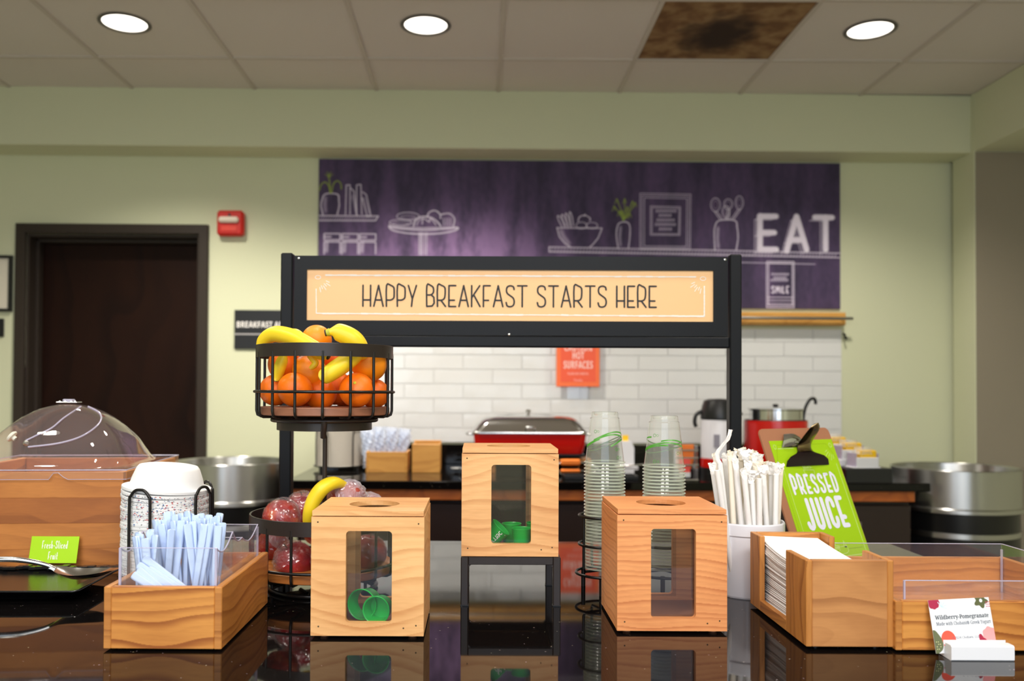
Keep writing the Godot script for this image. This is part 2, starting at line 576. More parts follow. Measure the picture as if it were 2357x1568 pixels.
func make_materials():
	M.paint = bump(0.08, 3, 0.02, mat(rgb8(216, 218, 186), 0.85), 3.0)
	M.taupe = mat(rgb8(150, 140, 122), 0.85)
	M.ceil = bump(0.2, 5, 0.08, mat(rgb8(222, 214, 206), 0.95), 4.0)
	M.grid = mat(rgb8(204, 195, 184), 0.8)
	M.floor = mat(rgb8(124, 116, 108), 0.6)
	M.black_metal = mat(rgb8(22, 23, 26), 0.38, 0.0, 0.3)
	M.bronze = mat(rgb8(50, 42, 39), 0.35, 0.3)
	M.wire = mat(rgb8(26, 24, 23), 0.3, 0.2)
	M.chrome = mat(rgb8(214, 214, 214), 0.12, 1.0)
	M.steel = mat(rgb8(190, 190, 188), 0.3, 1.0)
	M.steel.anisotropy_enabled = true
	M.steel.anisotropy = -0.85
	M.maple = wood(rgb8(244, 190, 128), rgb8(196, 128, 70), 11, 24.0, 2.4, 0.42)
	M.cherry = wood(rgb8(242, 166, 104), rgb8(190, 108, 58), 23, 46.0, 2.4, 0.5)
	M.oak = wood(rgb8(204, 138, 68), rgb8(140, 80, 32), 37, 24.0, 2.6, 0.5)
	M.pine = wood(rgb8(198, 138, 82), rgb8(148, 92, 48), 41, 13.0, 3.2, 0.62)
	M.plank = wood(rgb8(204, 130, 62), rgb8(150, 86, 36), 53, 10.0, 1.4, 0.5)
	M.walnut = wood(rgb8(150, 98, 72), rgb8(98, 60, 44), 61, 16.0, 2.0, 0.6)
	M.door = wood(rgb8(38, 19, 11), rgb8(26, 12, 8), 71, 9.0, 2.0, 0.6, 0.5, 1.2)
	M.door.metallic_specular = 0.25
	M.frame = mat(rgb8(54, 46, 40), 0.45, 0.0, 0.35)
	M.granite = speckled(rgb8(13, 11, 11), 5, 2600, 1024, 1.25, 0.04)
	M.granite.metallic_specular = 0.36
	M.cabinet = mat(rgb8(40, 22, 18), 0.35)
	M.white = mat(rgb8(236, 236, 240), 0.35)
	M.paper = bump(0.05, 9, 0.03, mat(rgb8(240, 238, 236), 0.9), 12.0)
	M.fibre = mat(rgb8(245, 245, 245), 0.85)
	M.ceramic = mat(rgb8(240, 241, 248), 0.18)
	M.spoon = mat(rgb8(200, 220, 255), 0.28)
	M.acrylic = clear(0.02, Color(0.9, 0.9, 1.0))
	M.acrylic_edge = clear(0.6, Color(0.8, 0.78, 0.88), 0.1)
	M.window = clear(0.16, Color(0.16, 0.14, 0.18))
	M.dome = clear(0.06, Color(0.95, 0.92, 0.95), 0.02)
	M.pet = clear(0.12, Color(0.9, 0.93, 0.88), 0.05)
	M.pet_rim = clear(0.42, Color(0.88, 0.92, 0.84), 0.1)
	M.film = clear(0.015, Color(0.97, 0.95, 0.98), 0.05)
	M.print_green = mat(rgb8(70, 150, 40), 0.4)
	M.lime = mat(rgb8(166, 208, 10), 0.5)
	M.red = mat(rgb8(196, 18, 10), 0.22)
	M.sign_red = mat(rgb8(244, 96, 62), 0.5)
	M.alarm_red = mat(rgb8(204, 30, 22), 0.35)
	M.orange_pad = mat(rgb8(244, 128, 40), 0.5)
	M.yellow = mat(rgb8(250, 200, 20), 0.4)
	M.ink = mat(rgb8(26, 30, 36), 0.6)
	M.chalk = mat(rgb8(250, 246, 242), 0.7)
	M.grout = mat(rgb8(222, 221, 219), 0.9)
	M.tile = bump(0.012, 13, 0.12, mat(rgb8(226, 226, 226), 0.14), 2.2)
	M.black_plastic = mat(rgb8(20, 20, 22), 0.35)
	M.slate = bump(0.06, 17, 0.012, mat(rgb8(20, 20, 21), 0.2), 10.0)
	M.board = bump(0.2, 19, 0.02, mat(rgb8(172, 116, 84), 0.75), 8.0)
	M.orange = bump(0.35, 21, 0.06, mat(rgb8(250, 118, 8), 0.36), 14.0)
	M.orange.subsurf_scatter_enabled = true
	M.orange.subsurf_scatter_strength = 0.1
	M.orange_light = bump(0.35, 22, 0.06, mat(rgb8(255, 150, 14), 0.36), 14.0)
	M.banana = mat(rgb8(252, 218, 40), 0.42)
	M.stem = mat(rgb8(70, 52, 26), 0.7)
	M.stem_green = mat(rgb8(186, 190, 50), 0.5)
	M.navel = mat(rgb8(214, 190, 40), 0.6)
	M.green = mat(rgb8(16, 196, 72), 0.35)
	M.green.backlight_enabled = true
	M.green.backlight = Color(0.02, 0.25, 0.06)
	M.rod = mat(rgb8(150, 148, 144), 0.3, 0.9)
	M.ledge = wood(rgb8(226, 168, 84), rgb8(184, 122, 48), 83, 5.0, 2.0, 0.5)
	M.apron = wood(rgb8(196, 104, 34), rgb8(150, 72, 22), 91, 5.0, 2.0, 0.5)
	M.bamboo = wood(rgb8(214, 156, 76), rgb8(178, 118, 48), 97, 10.0, 1.5, 0.5)
	M.film_haze = clear(0.26, Color(0.97, 0.95, 0.98), 0.08)
	M.film_white = clear(0.04, Color(0.97, 0.95, 0.98), 0.07)
	M.smoke = clear(0.3, Color(0.2, 0.18, 0.22), 0.05)
	M.straw_wrap = mat(rgb8(252, 250, 248), 0.85)
	M.straw_wrap.backlight_enabled = true
	M.straw_wrap.backlight = Color(0.5, 0.49, 0.47)
	M.straw_cream = mat(rgb8(250, 240, 222), 0.85)
	M.straw_cream.backlight_enabled = true
	M.straw_cream.backlight = Color(0.4, 0.38, 0.34)
	M.nickel = mat(rgb8(150, 130, 96), 0.16, 1.0)
	M.stripe = wood(rgb8(214, 146, 70), rgb8(150, 84, 32), 29, 26.0, 1.8, 0.8)
	M.plank_dark = wood(rgb8(180, 108, 50), rgb8(134, 74, 32), 57, 10.0, 1.4, 0.5)

# ---------------------------------------------------------------- the scene
func _ready():
	var cam := Camera3D.new()
	cam.name = "camera"
	cam.projection = Camera3D.PROJECTION_FRUSTUM
	cam.near = 0.05
	cam.far = 60.0
	cam.size = 0.05 * 1568.0 / FPX
	cam.frustum_offset = Vector2(0.05 * (1178.5 - AXIS_U) / FPX, 0.05 * (AXIS_V - 784.0) / FPX)
	cam.transform = Transform3D(cam_basis, EYE)
	var lens := CameraAttributesPhysical.new()
	lens.frustum_focal_length = 30.0
	lens.exposure_aperture = 3.6
	lens.frustum_focus_distance = 1.5
	cam.attributes = lens
	add_child(cam)
	cam.current = true
	var we := WorldEnvironment.new()
	we.name = "environment"
	var env := Environment.new()
	var sky := Sky.new()
	var sm := ProceduralSkyMaterial.new()
	sm.sky_top_color = Color(0.5, 0.62, 0.85)
	sm.sky_horizon_color = Color(0.78, 0.84, 0.92)
	sm.ground_bottom_color = Color(0.4, 0.4, 0.4)
	sm.ground_horizon_color = Color(0.6, 0.62, 0.64)
	sky.sky_material = sm
	env.background_mode = Environment.BG_SKY
	env.sky = sky
	env.tonemap_mode = Environment.TONE_MAPPER_LINEAR
	env.tonemap_exposure = 1.0
	env.sdfgi_enabled = true
	env.ssao_enabled = true
	env.ssil_enabled = true
	we.environment = env
	add_child(we)
	# daylight through the wide window behind the camera
	area_light("window_daylight", Vector3(-0.3, 1.73, 2.94), Vector2(4.1, 1.6), Color(0.88, 0.94, 1.0), 5.5)
	# bright ceiling panels over the guests' side of the counter, behind the camera
	for p in [Vector2(-0.95, 0.3), Vector2(0.75, 0.3), Vector2(-0.95, 1.8), Vector2(0.75, 1.8)]:
		area_light("ceiling_panel_light", Vector3(p.x, CEIL - 0.03, p.y), Vector2(1.15, 0.56), Color(1.0, 0.982, 0.96), 3.5, -PI / 2)
		panels.append(p)
	# the other downlights of the room
	for p in [Vector3(-1.5, 0, 1.75), Vector3(-0.35, 0, 1.75), Vector3(0.87, 0, 1.75)]:
		downlight(Vector3(p.x, CEIL, -p.z), 1.0, "", "ceiling downlights out of the picture")
	rng.seed = 4
	make_materials()
	downlight_things()
	setting()
	wall_things()
	back_counter()
	front_counter()
	banner()
	fruit_stand()
	sample_boxes()
	cups()
	straws()
	clipboard()
	napkins()
	condiment_box()
	card()
	spoons()
	bowls()
	dome_box()

func area_light(called: String, at: Vector3, size: Vector2, c: Color, e: float, tip := 0.0):
	var a := AreaLight3D.new()
	a.name = numbered(called)
	a.rotation.x = tip
	a.area_size = size
	a.light_color = c
	a.light_energy = e
	a.area_normalize_energy = true
	a.area_range = 20.0
	a.shadow_enabled = true
	a.position = at
	add_child(a)

var lamps := []
var panels := []
func downlight(at: Vector3, e: float, label: String, group := ""):
	var s := SpotLight3D.new()
	s.name = numbered("downlight_beam")
	s.light_color = Color(1.0, 0.968, 0.915)
	s.light_energy = e
	s.spot_range = 12.0
	s.spot_attenuation = 2.0
	s.spot_angle = 66.0
	s.spot_angle_attenuation = 0.75
	s.light_size = 0.07
	s.shadow_enabled = true
	s.position = at + Vector3(0, -0.02, 0)
	s.rotation.x = -PI / 2
	add_child(s)
	lamps.append([at, label, group])

func downlight_things():
	for p in [[287, 52, "leftmost ceiling downlight, above the dark door", 4.5], [980, 57, "middle ceiling downlight, above the purple mural", 3.9], [2003, 68, "ceiling downlight right of the brown stained tile", 2.5]]:
		var at := C(p[0], p[1], CEIL)
		downlight(at, p[3], "round white " + p[2], "")
	for l in lamps:
		var t := thing("downlight", l[1] if l[1] else "round recessed downlight in the ceiling over the serving counter", "ceiling light", l[0], 0.0, l[2])
		var m := MB.new()
		part(t, "trim_ring", lathe(m, [Vector2(0.088, 0.004), Vector2(0.1, 0.001), Vector2(0.104, -0.004), Vector2(0.098, -0.007), Vector2(0.09, -0.006), Vector2(0.086, 0.0)], 40), mat(rgb8(96, 92, 86), 0.5))
		m = MB.new()
		part(t, "lamp_glass", lathe(m, [Vector2(0.0, -0.004), Vector2(0.06, -0.0038), Vector2(0.088, -0.002), Vector2(0.088, 0.002)], 40), glow(Color(1.0, 0.97, 0.92), 3.0))

	for p in panels:
		var t := thing("ceiling_panel", "square white light panel in the ceiling behind the viewer", "ceiling light", Vector3(p.x, CEIL - 0.006, p.y), 0.0, "ceiling panels behind the viewer")
		part(t, "diffuser", box(Vector3.ZERO, Vector3(1.16, 0.008, 0.57), 0.001), glow(Color(1.0, 0.975, 0.94), 1.6))
		part(t, "frame", holed(MB.new(), outer_for(1.2, 0.61), rrect(1.14, 0.55, 0.001), -0.005, 0.005), M.grid).rotation.x = PI / 2

func setting():
	struct("floor", box(Vector3(-0.1, -0.05, -1.0), Vector3(7.4, 0.1, 9.0), 0.0), M.floor)
	# ceiling: two-foot panels in a grid
	var cl := struct("ceiling", box(Vector3(-0.1, CEIL + 0.1, -1.0), Vector3(7.4, 0.1, 9.0), 0.0), M.ceil)
	var pitch := 0.609
	var x0 := 0.094
	var zrow := [-4.36]
	for k in 13:
		zrow.append(-3.909 + pitch * k)
	var gm := MB.new()
	for k in range(-6, 6):
		bx(gm, Vector3(x0 + k * pitch, CEIL - 0.002, -0.9), Vector3(0.019, 0.009, 7.4), 0.001)
	for k in range(1, zrow.size()):
		bx(gm, Vector3(-0.3, CEIL - 0.0022, zrow[k]), Vector3(6.4, 0.0086, 0.019), 0.001)
	part(cl, "ceiling_grid", gm, M.grid)
	var tile_mesh := {}
	var stain := stained_material()
	for r in zrow.size() - 1:
		var d: float = zrow[r + 1] - zrow[r]
		var key := snappedf(d, 0.01)
		if not tile_mesh.has(key):
			tile_mesh[key] = box(Vector3.ZERO, Vector3(pitch - 0.012, 0.014, d - 0.012), 0.003).mesh()
		for k in range(-6, 5):
			var brown := r == 1 and k == 1
			var i := part(cl, "ceiling_tile", tile_mesh[key], stain if brown else M.ceil, "ceiling tile with a large dark brown water stain" if brown else "")
			i.position = Vector3(x0 + (k + 0.5) * pitch, CEIL + 0.007 + rng.randf() * 0.001, (zrow[r] + zrow[r + 1]) / 2)
	# soffit round the back and the right
	var so := struct("trim_1", box(Vector3(-0.2, 2.65, -4.43), Vector3(5.36, 0.292, 0.2), 0.002), M.paint, "boxed soffit along the back wall under the ceiling")
	so.transform = wall_frame * Transform3D(Basis(), Vector3(0, 0, WALL_Z))
	struct("trim_2", box(Vector3(2.83, 2.648, -1.5), Vector3(0.7, 0.29, 5.66), 0.002), M.paint, "boxed soffit along the right wall under the ceiling")
	# back wall with the door opening
	var dl := W(59, 800).x
	var dr := W(457, 800).x
	var dt := W(250, 539).y
	var wl := MB.new()
	bx(wl, Vector3((dl - 3.8) / 2, CEIL / 2, -0.1), Vector3(dl + 3.8, CEIL, 0.2), 0.0)
	bx(wl, Vector3((dr + 2.9) / 2, CEIL / 2, -0.1), Vector3(2.9 - dr, CEIL, 0.2), 0.0)
	bx(wl, Vector3((dl + dr) / 2, (dt + CEIL) / 2, -0.1), Vector3(dr - dl, CEIL - dt, 0.2), 0.0)
	var wb := struct("wall_back", wl, M.paint)
	wb.transform = wall_frame
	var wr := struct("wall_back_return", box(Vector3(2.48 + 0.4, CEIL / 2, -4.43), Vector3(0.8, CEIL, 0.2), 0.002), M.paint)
	part(wr, "taupe_panel", box(Vector3(2.482 + 0.4, 1.25, -4.329), Vector3(0.796, 2.5, 0.004), 0.0005), M.taupe, "taupe front face")  # thin slab, browner than the wall, over the front of the return
	struct("wall_right", box(Vector3(3.22, CEIL / 2, -0.8), Vector3(0.1, CEIL, 7.6), 0.0), M.paint)
	struct("wall_left", box(Vector3(-3.65, CEIL / 2, -0.9), Vector3(0.1, CEIL, 7.8), 0.0), M.paint)
	# the wall behind the camera, with its window
	var fr := MB.new()
	bx(fr, Vector3(-3.0, CEIL / 2, 3.1), Vector3(1.2, CEIL, 0.2), 0.0)
	bx(fr, Vector3(2.4, CEIL / 2, 3.1), Vector3(1.2, CEIL, 0.2), 0.0)
	bx(fr, Vector3(-0.3, 0.42, 3.1), Vector3(4.2, 0.84, 0.2), 0.0)
	bx(fr, Vector3(-0.3, 2.71, 3.1), Vector3(4.2, 0.18, 0.2), 0.0)
	struct("wall_front", fr, M.paint)
	var wn := struct("window_1", box(Vector3(-0.3, 1.73, 3.1), Vector3(4.2, 1.78, 0.012), 0.0), clear(0.08))
	var wf := MB.new()
	for x in [-2.36, -0.98, 0.4, 1.76]:
		bx(wf, Vector3(x, 1.73, 3.08), Vector3(0.06, 1.78, 0.06), 0.004)
	for y in [0.87, 2.59]:
		bx(wf, Vector3(-0.3, y, 3.08), Vector3(4.2, 0.06, 0.06), 0.004)
	part(wn, "window_frame", wf, M.frame)
	# the dark door in its steel frame
	var d1 := struct("door_1", box(Vector3((dl + dr) / 2, dt / 2 - 0.01, -0.165), Vector3(dr - dl - 0.004, dt - 0.02, 0.045), 0.002, 1), M.door)
	d1.transform = wall_frame
	var df := MB.new()
	var ol := W(36, 800).x
	var orr := W(479, 800).x
	var ot := W(250, 517).y
	for s in [[ol, dl], [dr, orr]]:
		bx(df, Vector3((s[0] + s[1]) / 2, ot / 2, 0.012), Vector3(s[1] - s[0], ot, 0.026), 0.004)
	bx(df, Vector3((ol + orr) / 2, (dt + ot) / 2, 0.0119), Vector3(orr - ol, ot - dt, 0.0258), 0.004)
	for s in [[dl, 1.0], [dr, -1.0]]:
		bx(df, Vector3(s[0] + 0.004 * s[1], dt / 2, -0.09), Vector3(0.016, dt, 0.18), 0.002)
		bx(df, Vector3(s[0] + 0.016 * s[1], dt / 2, -0.1), Vector3(0.02, dt, 0.05), 0.002)
	bx(df, Vector3((dl + dr) / 2, dt - 0.008, -0.09), Vector3(dr - dl, 0.016, 0.178), 0.002)
	bx(df, Vector3((dl + dr) / 2, dt - 0.022, -0.1), Vector3(dr - dl, 0.02, 0.05), 0.002)
	part(d1, "door_frame", df, M.frame)
	# white brick tiles, laid in a half bond on a grout bed
	var tl := W(735, 760)
	var tr := W(1936, 890).x
	var tb := W(1300, 1020).y
	part(wb, "grout_bed", box(Vector3((tl.x + tr) / 2, (tl.y + 0.02 + tb) / 2, 0.002), Vector3(tr - tl.x, tl.y + 0.02 - tb, 0.004), 0.0), M.grout)
	var th := 0.0762
	var tw := 0.3048
	var row := 0
	var y := tb
	var meshes := {}
	while y < tl.y + 0.02:
		var h := minf(th, tl.y + 0.02 - y)
		var x: float = tr - (tw * 0.5 if row % 2 == 1 else tw)
		var right := tr
		while right > tl.x + 0.01:
			var left := maxf(x, tl.x)
			var key := "%.3f %.3f" % [right - left, h]
			if not meshes.has(key):
				meshes[key] = box(Vector3.ZERO, Vector3(right - left - 0.002, h - 0.002, 0.008), 0.0016).mesh()
			var i := part(wb, "wall_tile", meshes[key], M.tile)
			i.position = Vector3((left + right) / 2, y + h / 2, 0.006)
			i.rotation = Vector3(rng.randf_range(-1, 1) * 0.012, rng.randf_range(-1, 1) * 0.005, 0)
			right = left
			x -= tw
		y += th
		row += 1

func stained_material() -> StandardMaterial3D:
	var n := 256
	var im := Image.create(n, n, false, Image.FORMAT_RGB8)
	var f := noise(0.02, 31)
	for y in n:
		for x in n:
			var p := Vector2(x - n * 0.5, y - n * 0.44) / n
			var d := Vector2(p.x * 1.25, p.y).length() + 0.1 * f.get_noise_2d(x, y)
			var c := rgb8(160, 128, 88).lerp(rgb8(118, 84, 52), clampf(0.5 + f.get_noise_2d(x + 500, y) * 1.1, 0, 1))
			c = c.lerp(rgb8(52, 34, 22), 1.0 - smoothstep(0.12, 0.42, d))
			im.set_pixel(x, y, c)
	var m := mat(Color.WHITE, 0.95)
	m.albedo_texture = ImageTexture.create_from_image(im)
	m.uv1_triplanar = true
	m.uv1_scale = Vector3.ONE / 0.609
	m.uv1_offset = Vector3(0.5, 0.5, 0.5)
	return m

# ---------------------------------------------------------------- on the back wall
func wall_things():
	var a := W(505, 488)
	var b := W(565, 546)
	var c := (a + b) / 2
	var t := on_wall("fire_alarm", "red fire alarm strobe with clear lens on the wall right of the door", "fire alarm", Vector3(c.x, c.y, 0))
	var w := b.x - a.x
	var h := a.y - b.y
	part(t, "housing", box(Vector3(0, 0, 0.026), Vector3(w, h, 0.052), 0.012), M.alarm_red)
	part(t, "strobe_lens", box(Vector3(-0.004, 0.014, 0.058), Vector3(w * 0.74, h * 0.24, 0.03), 0.009), mat(rgb8(236, 222, 206), 0.15), "clear strobe lens")
	part(t, "speaker_slot", box(Vector3(-0.002, -0.03, 0.053), Vector3(w * 0.6, h * 0.2, 0.004), 0.001), mat(rgb8(222, 60, 44), 0.4))
	part(t, "emblem", prism(MB.new(), PackedVector2Array([Vector2(-0.008, 0.034), Vector2(0.006, 0.034), Vector2(0.003, 0.046), Vector2(-0.002, 0.05), Vector2(-0.007, 0.045)]), 0.052, 0.0545), M.ink)
	# room sign
	a = W(541, 714)
	b = W(679, 804)
	c = (a + b) / 2
	t = on_wall("room_sign", "black wall sign with white lettering, half behind the banner post", "sign", Vector3(c.x, c.y, 0))
	part(t, "plate", box(Vector3(0, 0, 0.006), Vector3(b.x - a.x, a.y - b.y, 0.012), 0.002), mat(rgb8(22, 23, 27), 0.4))
	text(t, "BREAKFAST AREA", 0.03, Vector3(-0.004, W(600, 748).y - c.y, 0.0125), M.chalk, 0.83)
	part(t, "line", box(Vector3(0, W(600, 770).y - c.y, 0.0125), Vector3(b.x - a.x - 0.004, 0.006, 0.002), 0.0005), mat(rgb8(190, 186, 186), 0.5))
	# framed certificate and the small sign under it
	a = W(-120, 588)
	b = W(29, 718)
	c = (a + b) / 2
	t = on_wall("picture_frame", "thin black frame holding a cream certificate left of the door", "picture frame", Vector3(c.x, c.y, 0))
	w = b.x - a.x
	h = a.y - b.y
	part(t, "frame", holed(MB.new(), outer_for(w, h), rrect(w - 0.03, h - 0.03, 0.001), 0.0, 0.02), M.black_plastic)
	part(t, "certificate", box(Vector3(0, 0, 0.006), Vector3(w - 0.028, h - 0.028, 0.006), 0.0), mat(rgb8(226, 218, 202), 0.8))
	var ln := MB.new()
	for k in 9:
		stroke(ln, [Vector2(-0.1, 0.1 - k * 0.024), Vector2(0.07 + 0.03 * sin(k * 2.3), 0.1 - k * 0.024)], 0.003, 0.0095)
	part(t, "print", ln, mat(rgb8(170, 150, 120), 0.8))
	a = W(-90, 733)
	b = W(10, 776)
	c = (a + b) / 2
	t = on_wall("wall_plate", "small plain black wall plate below the framed certificate", "sign", Vector3(c.x, c.y, 0))
	part(t, "plate", box(Vector3(0, 0, 0.005), Vector3(b.x - a.x, a.y - b.y, 0.01), 0.002), mat(rgb8(22, 23, 27), 0.4))
	# mural
	a = W(735, 367)
	b = W(1932, 712)
	c = (a + b) / 2
	t = on_wall("mural_panel", "wide purple chalkboard mural with sketched shelves, cake stand and EAT letters", "mural", Vector3(c.x, c.y, 0))
	w = b.x - a.x
	h = a.y - b.y
	part(t, "panel", box(Vector3(0, 0, 0.006), Vector3(w, h, 0.012), 0.001), mat(rgb8(60, 46, 72), 0.7))
	var m := MB.new()
	m.quad(Vector3(-w / 2, h / 2, 0.0125), Vector3(w / 2, h / 2, 0.0125), Vector3(w / 2, -h / 2, 0.0125), Vector3(-w / 2, -h / 2, 0.0125), Vector3.BACK, Vector2(0, 0), Vector2(1, 0), Vector2(1, 1), Vector2(0, 1))
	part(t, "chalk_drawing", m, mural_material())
	# wooden ledge with its rail
	a = W(735, 714)
	b = W(1936, 751)
	t = on_wall("wall_ledge", "two-board wooden ledge with a steel rail under the purple mural", "ledge", Vector3((a.x + b.x) / 2, b.y, 0))
	w = b.x - a.x
	h = a.y - b.y
	for k in 2:
		for s in 3:
			part(t, "board", box(Vector3((s - 1) * w / 3, h * (0.24 + 0.52 * k), 0.03), Vector3(w / 3 - 0.001, h * 0.46, 0.06), 0.003, 0, Vector2(k * 0.1 + s * 0.27, k * 0.13)), M.ledge)
	m = MB.new()
	part(t, "rail", tube(m, [Vector3(-w / 2 - 0.02, h * 0.5, 0.085), Vector3(w / 2 + 0.024, h * 0.5, 0.085)], 0.0075, 12), M.rod, "round steel rail")
	m = MB.new()
	for x in [-w / 2 + 0.1, 0.0, w / 2 - 0.02]:
		tube(m, [Vector3(x, h * 0.5, 0.05), Vector3(x, h * 0.5, 0.086)], 0.004, 8)
	part(t, "rail_bracket", m, M.rod)
	c = W(1941, 774)
	t = on_wall("wall_hook", "tiny dark hook on the wall at the end of the wooden ledge", "hook", c)
	m = MB.new()
	part(t, "peg", tube(m, smooth([Vector3(0, 0.012, 0), Vector3(0, 0.008, 0.02), Vector3(0, -0.012, 0.024), Vector3(0, -0.016, 0.034), Vector3(0, -0.006, 0.04)], 4), 0.005, 8), M.wire)
	# hot surfaces notice
	a = W(1281, 775, 0.05)
	b = W(1380, 891, 0.05)
	t = on_wall("caution_notice", "small red caution notice with white lettering on the white tiles", "sign", Vector3((a.x + b.x) / 2, b.y, 0.05))
	w = b.x - a.x
	h = a.y - b.y
	part(t, "board", box(Vector3(0, h / 2, 0), Vector3(w, h, 0.008), 0.003), mat(rgb8(252, 118, 64), 0.5))
	part(t, "print_field", box(Vector3(0, h / 2 + 0.008, 0.0042), Vector3(w * 0.82, h - 0.034, 0.001), 0.0), M.sign_red)
	text(t, "CAUTION", 0.038, Vector3(0, h - 0.056, 0.005), mat(rgb8(255, 216, 210), 0.7), 0.62)
	text(t, "HOT", 0.036, Vector3(0, W(1330, 820).y - b.y, 0.005), mat(rgb8(255, 216, 210), 0.7), 0.62)
	text(t, "SURFACES", 0.038, Vector3(0, W(1330, 841).y - b.y, 0.005), mat(rgb8(255, 216, 210), 0.7), 0.6)
	text(t, "PLEASE BE CAREFUL", 0.011, Vector3(0, W(1330, 861).y - b.y, 0.005), mat(rgb8(255, 190, 180), 0.7), 0.75)
	text(t, "Thanks", 0.012, Vector3(0, W(1330, 876).y - b.y, 0.005), mat(rgb8(255, 170, 160), 0.7), 0.8)
	part(t, "standoff", box(Vector3(0, -0.03, -0.012), Vector3(0.11, 0.07, 0.005), 0.001), M.acrylic, "clear plastic mount")
	part(t, "wall_pad", box(Vector3(0, h * 0.5, -0.025), Vector3(0.05, 0.1, 0.045), 0.003), M.white)

# the mural's print, drawn in pixels of the photographed board times K
const K := 1.25
func chalk_line(im: Image, pts: Array, wide: float, col: Color, a: float, r: RandomNumberGenerator):
	for i in pts.size() - 1:
		var p: Vector2 = pts[i] * K
		var q: Vector2 = pts[i + 1] * K
		var steps := int(p.distance_to(q) / maxf(wide * K * 0.3, 0.8)) + 1
		for s in steps:
			var c := p.lerp(q, float(s) / steps)
			var rad := wide * K / 2
			for y in range(int(c.y - rad), int(c.y + rad) + 2):
				for x in range(int(c.x - rad), int(c.x + rad) + 2):
					if x < 0 or y < 0 or x >= im.get_width() or y >= im.get_height():
						continue
					var d := Vector2(x, y).distance_to(c) / rad
					if d < 1.15:
						im.set_pixel(x, y, im.get_pixel(x, y).lerp(col, a * 0.6 * (1.15 - d) * r.randf_range(0.55, 1.3)))

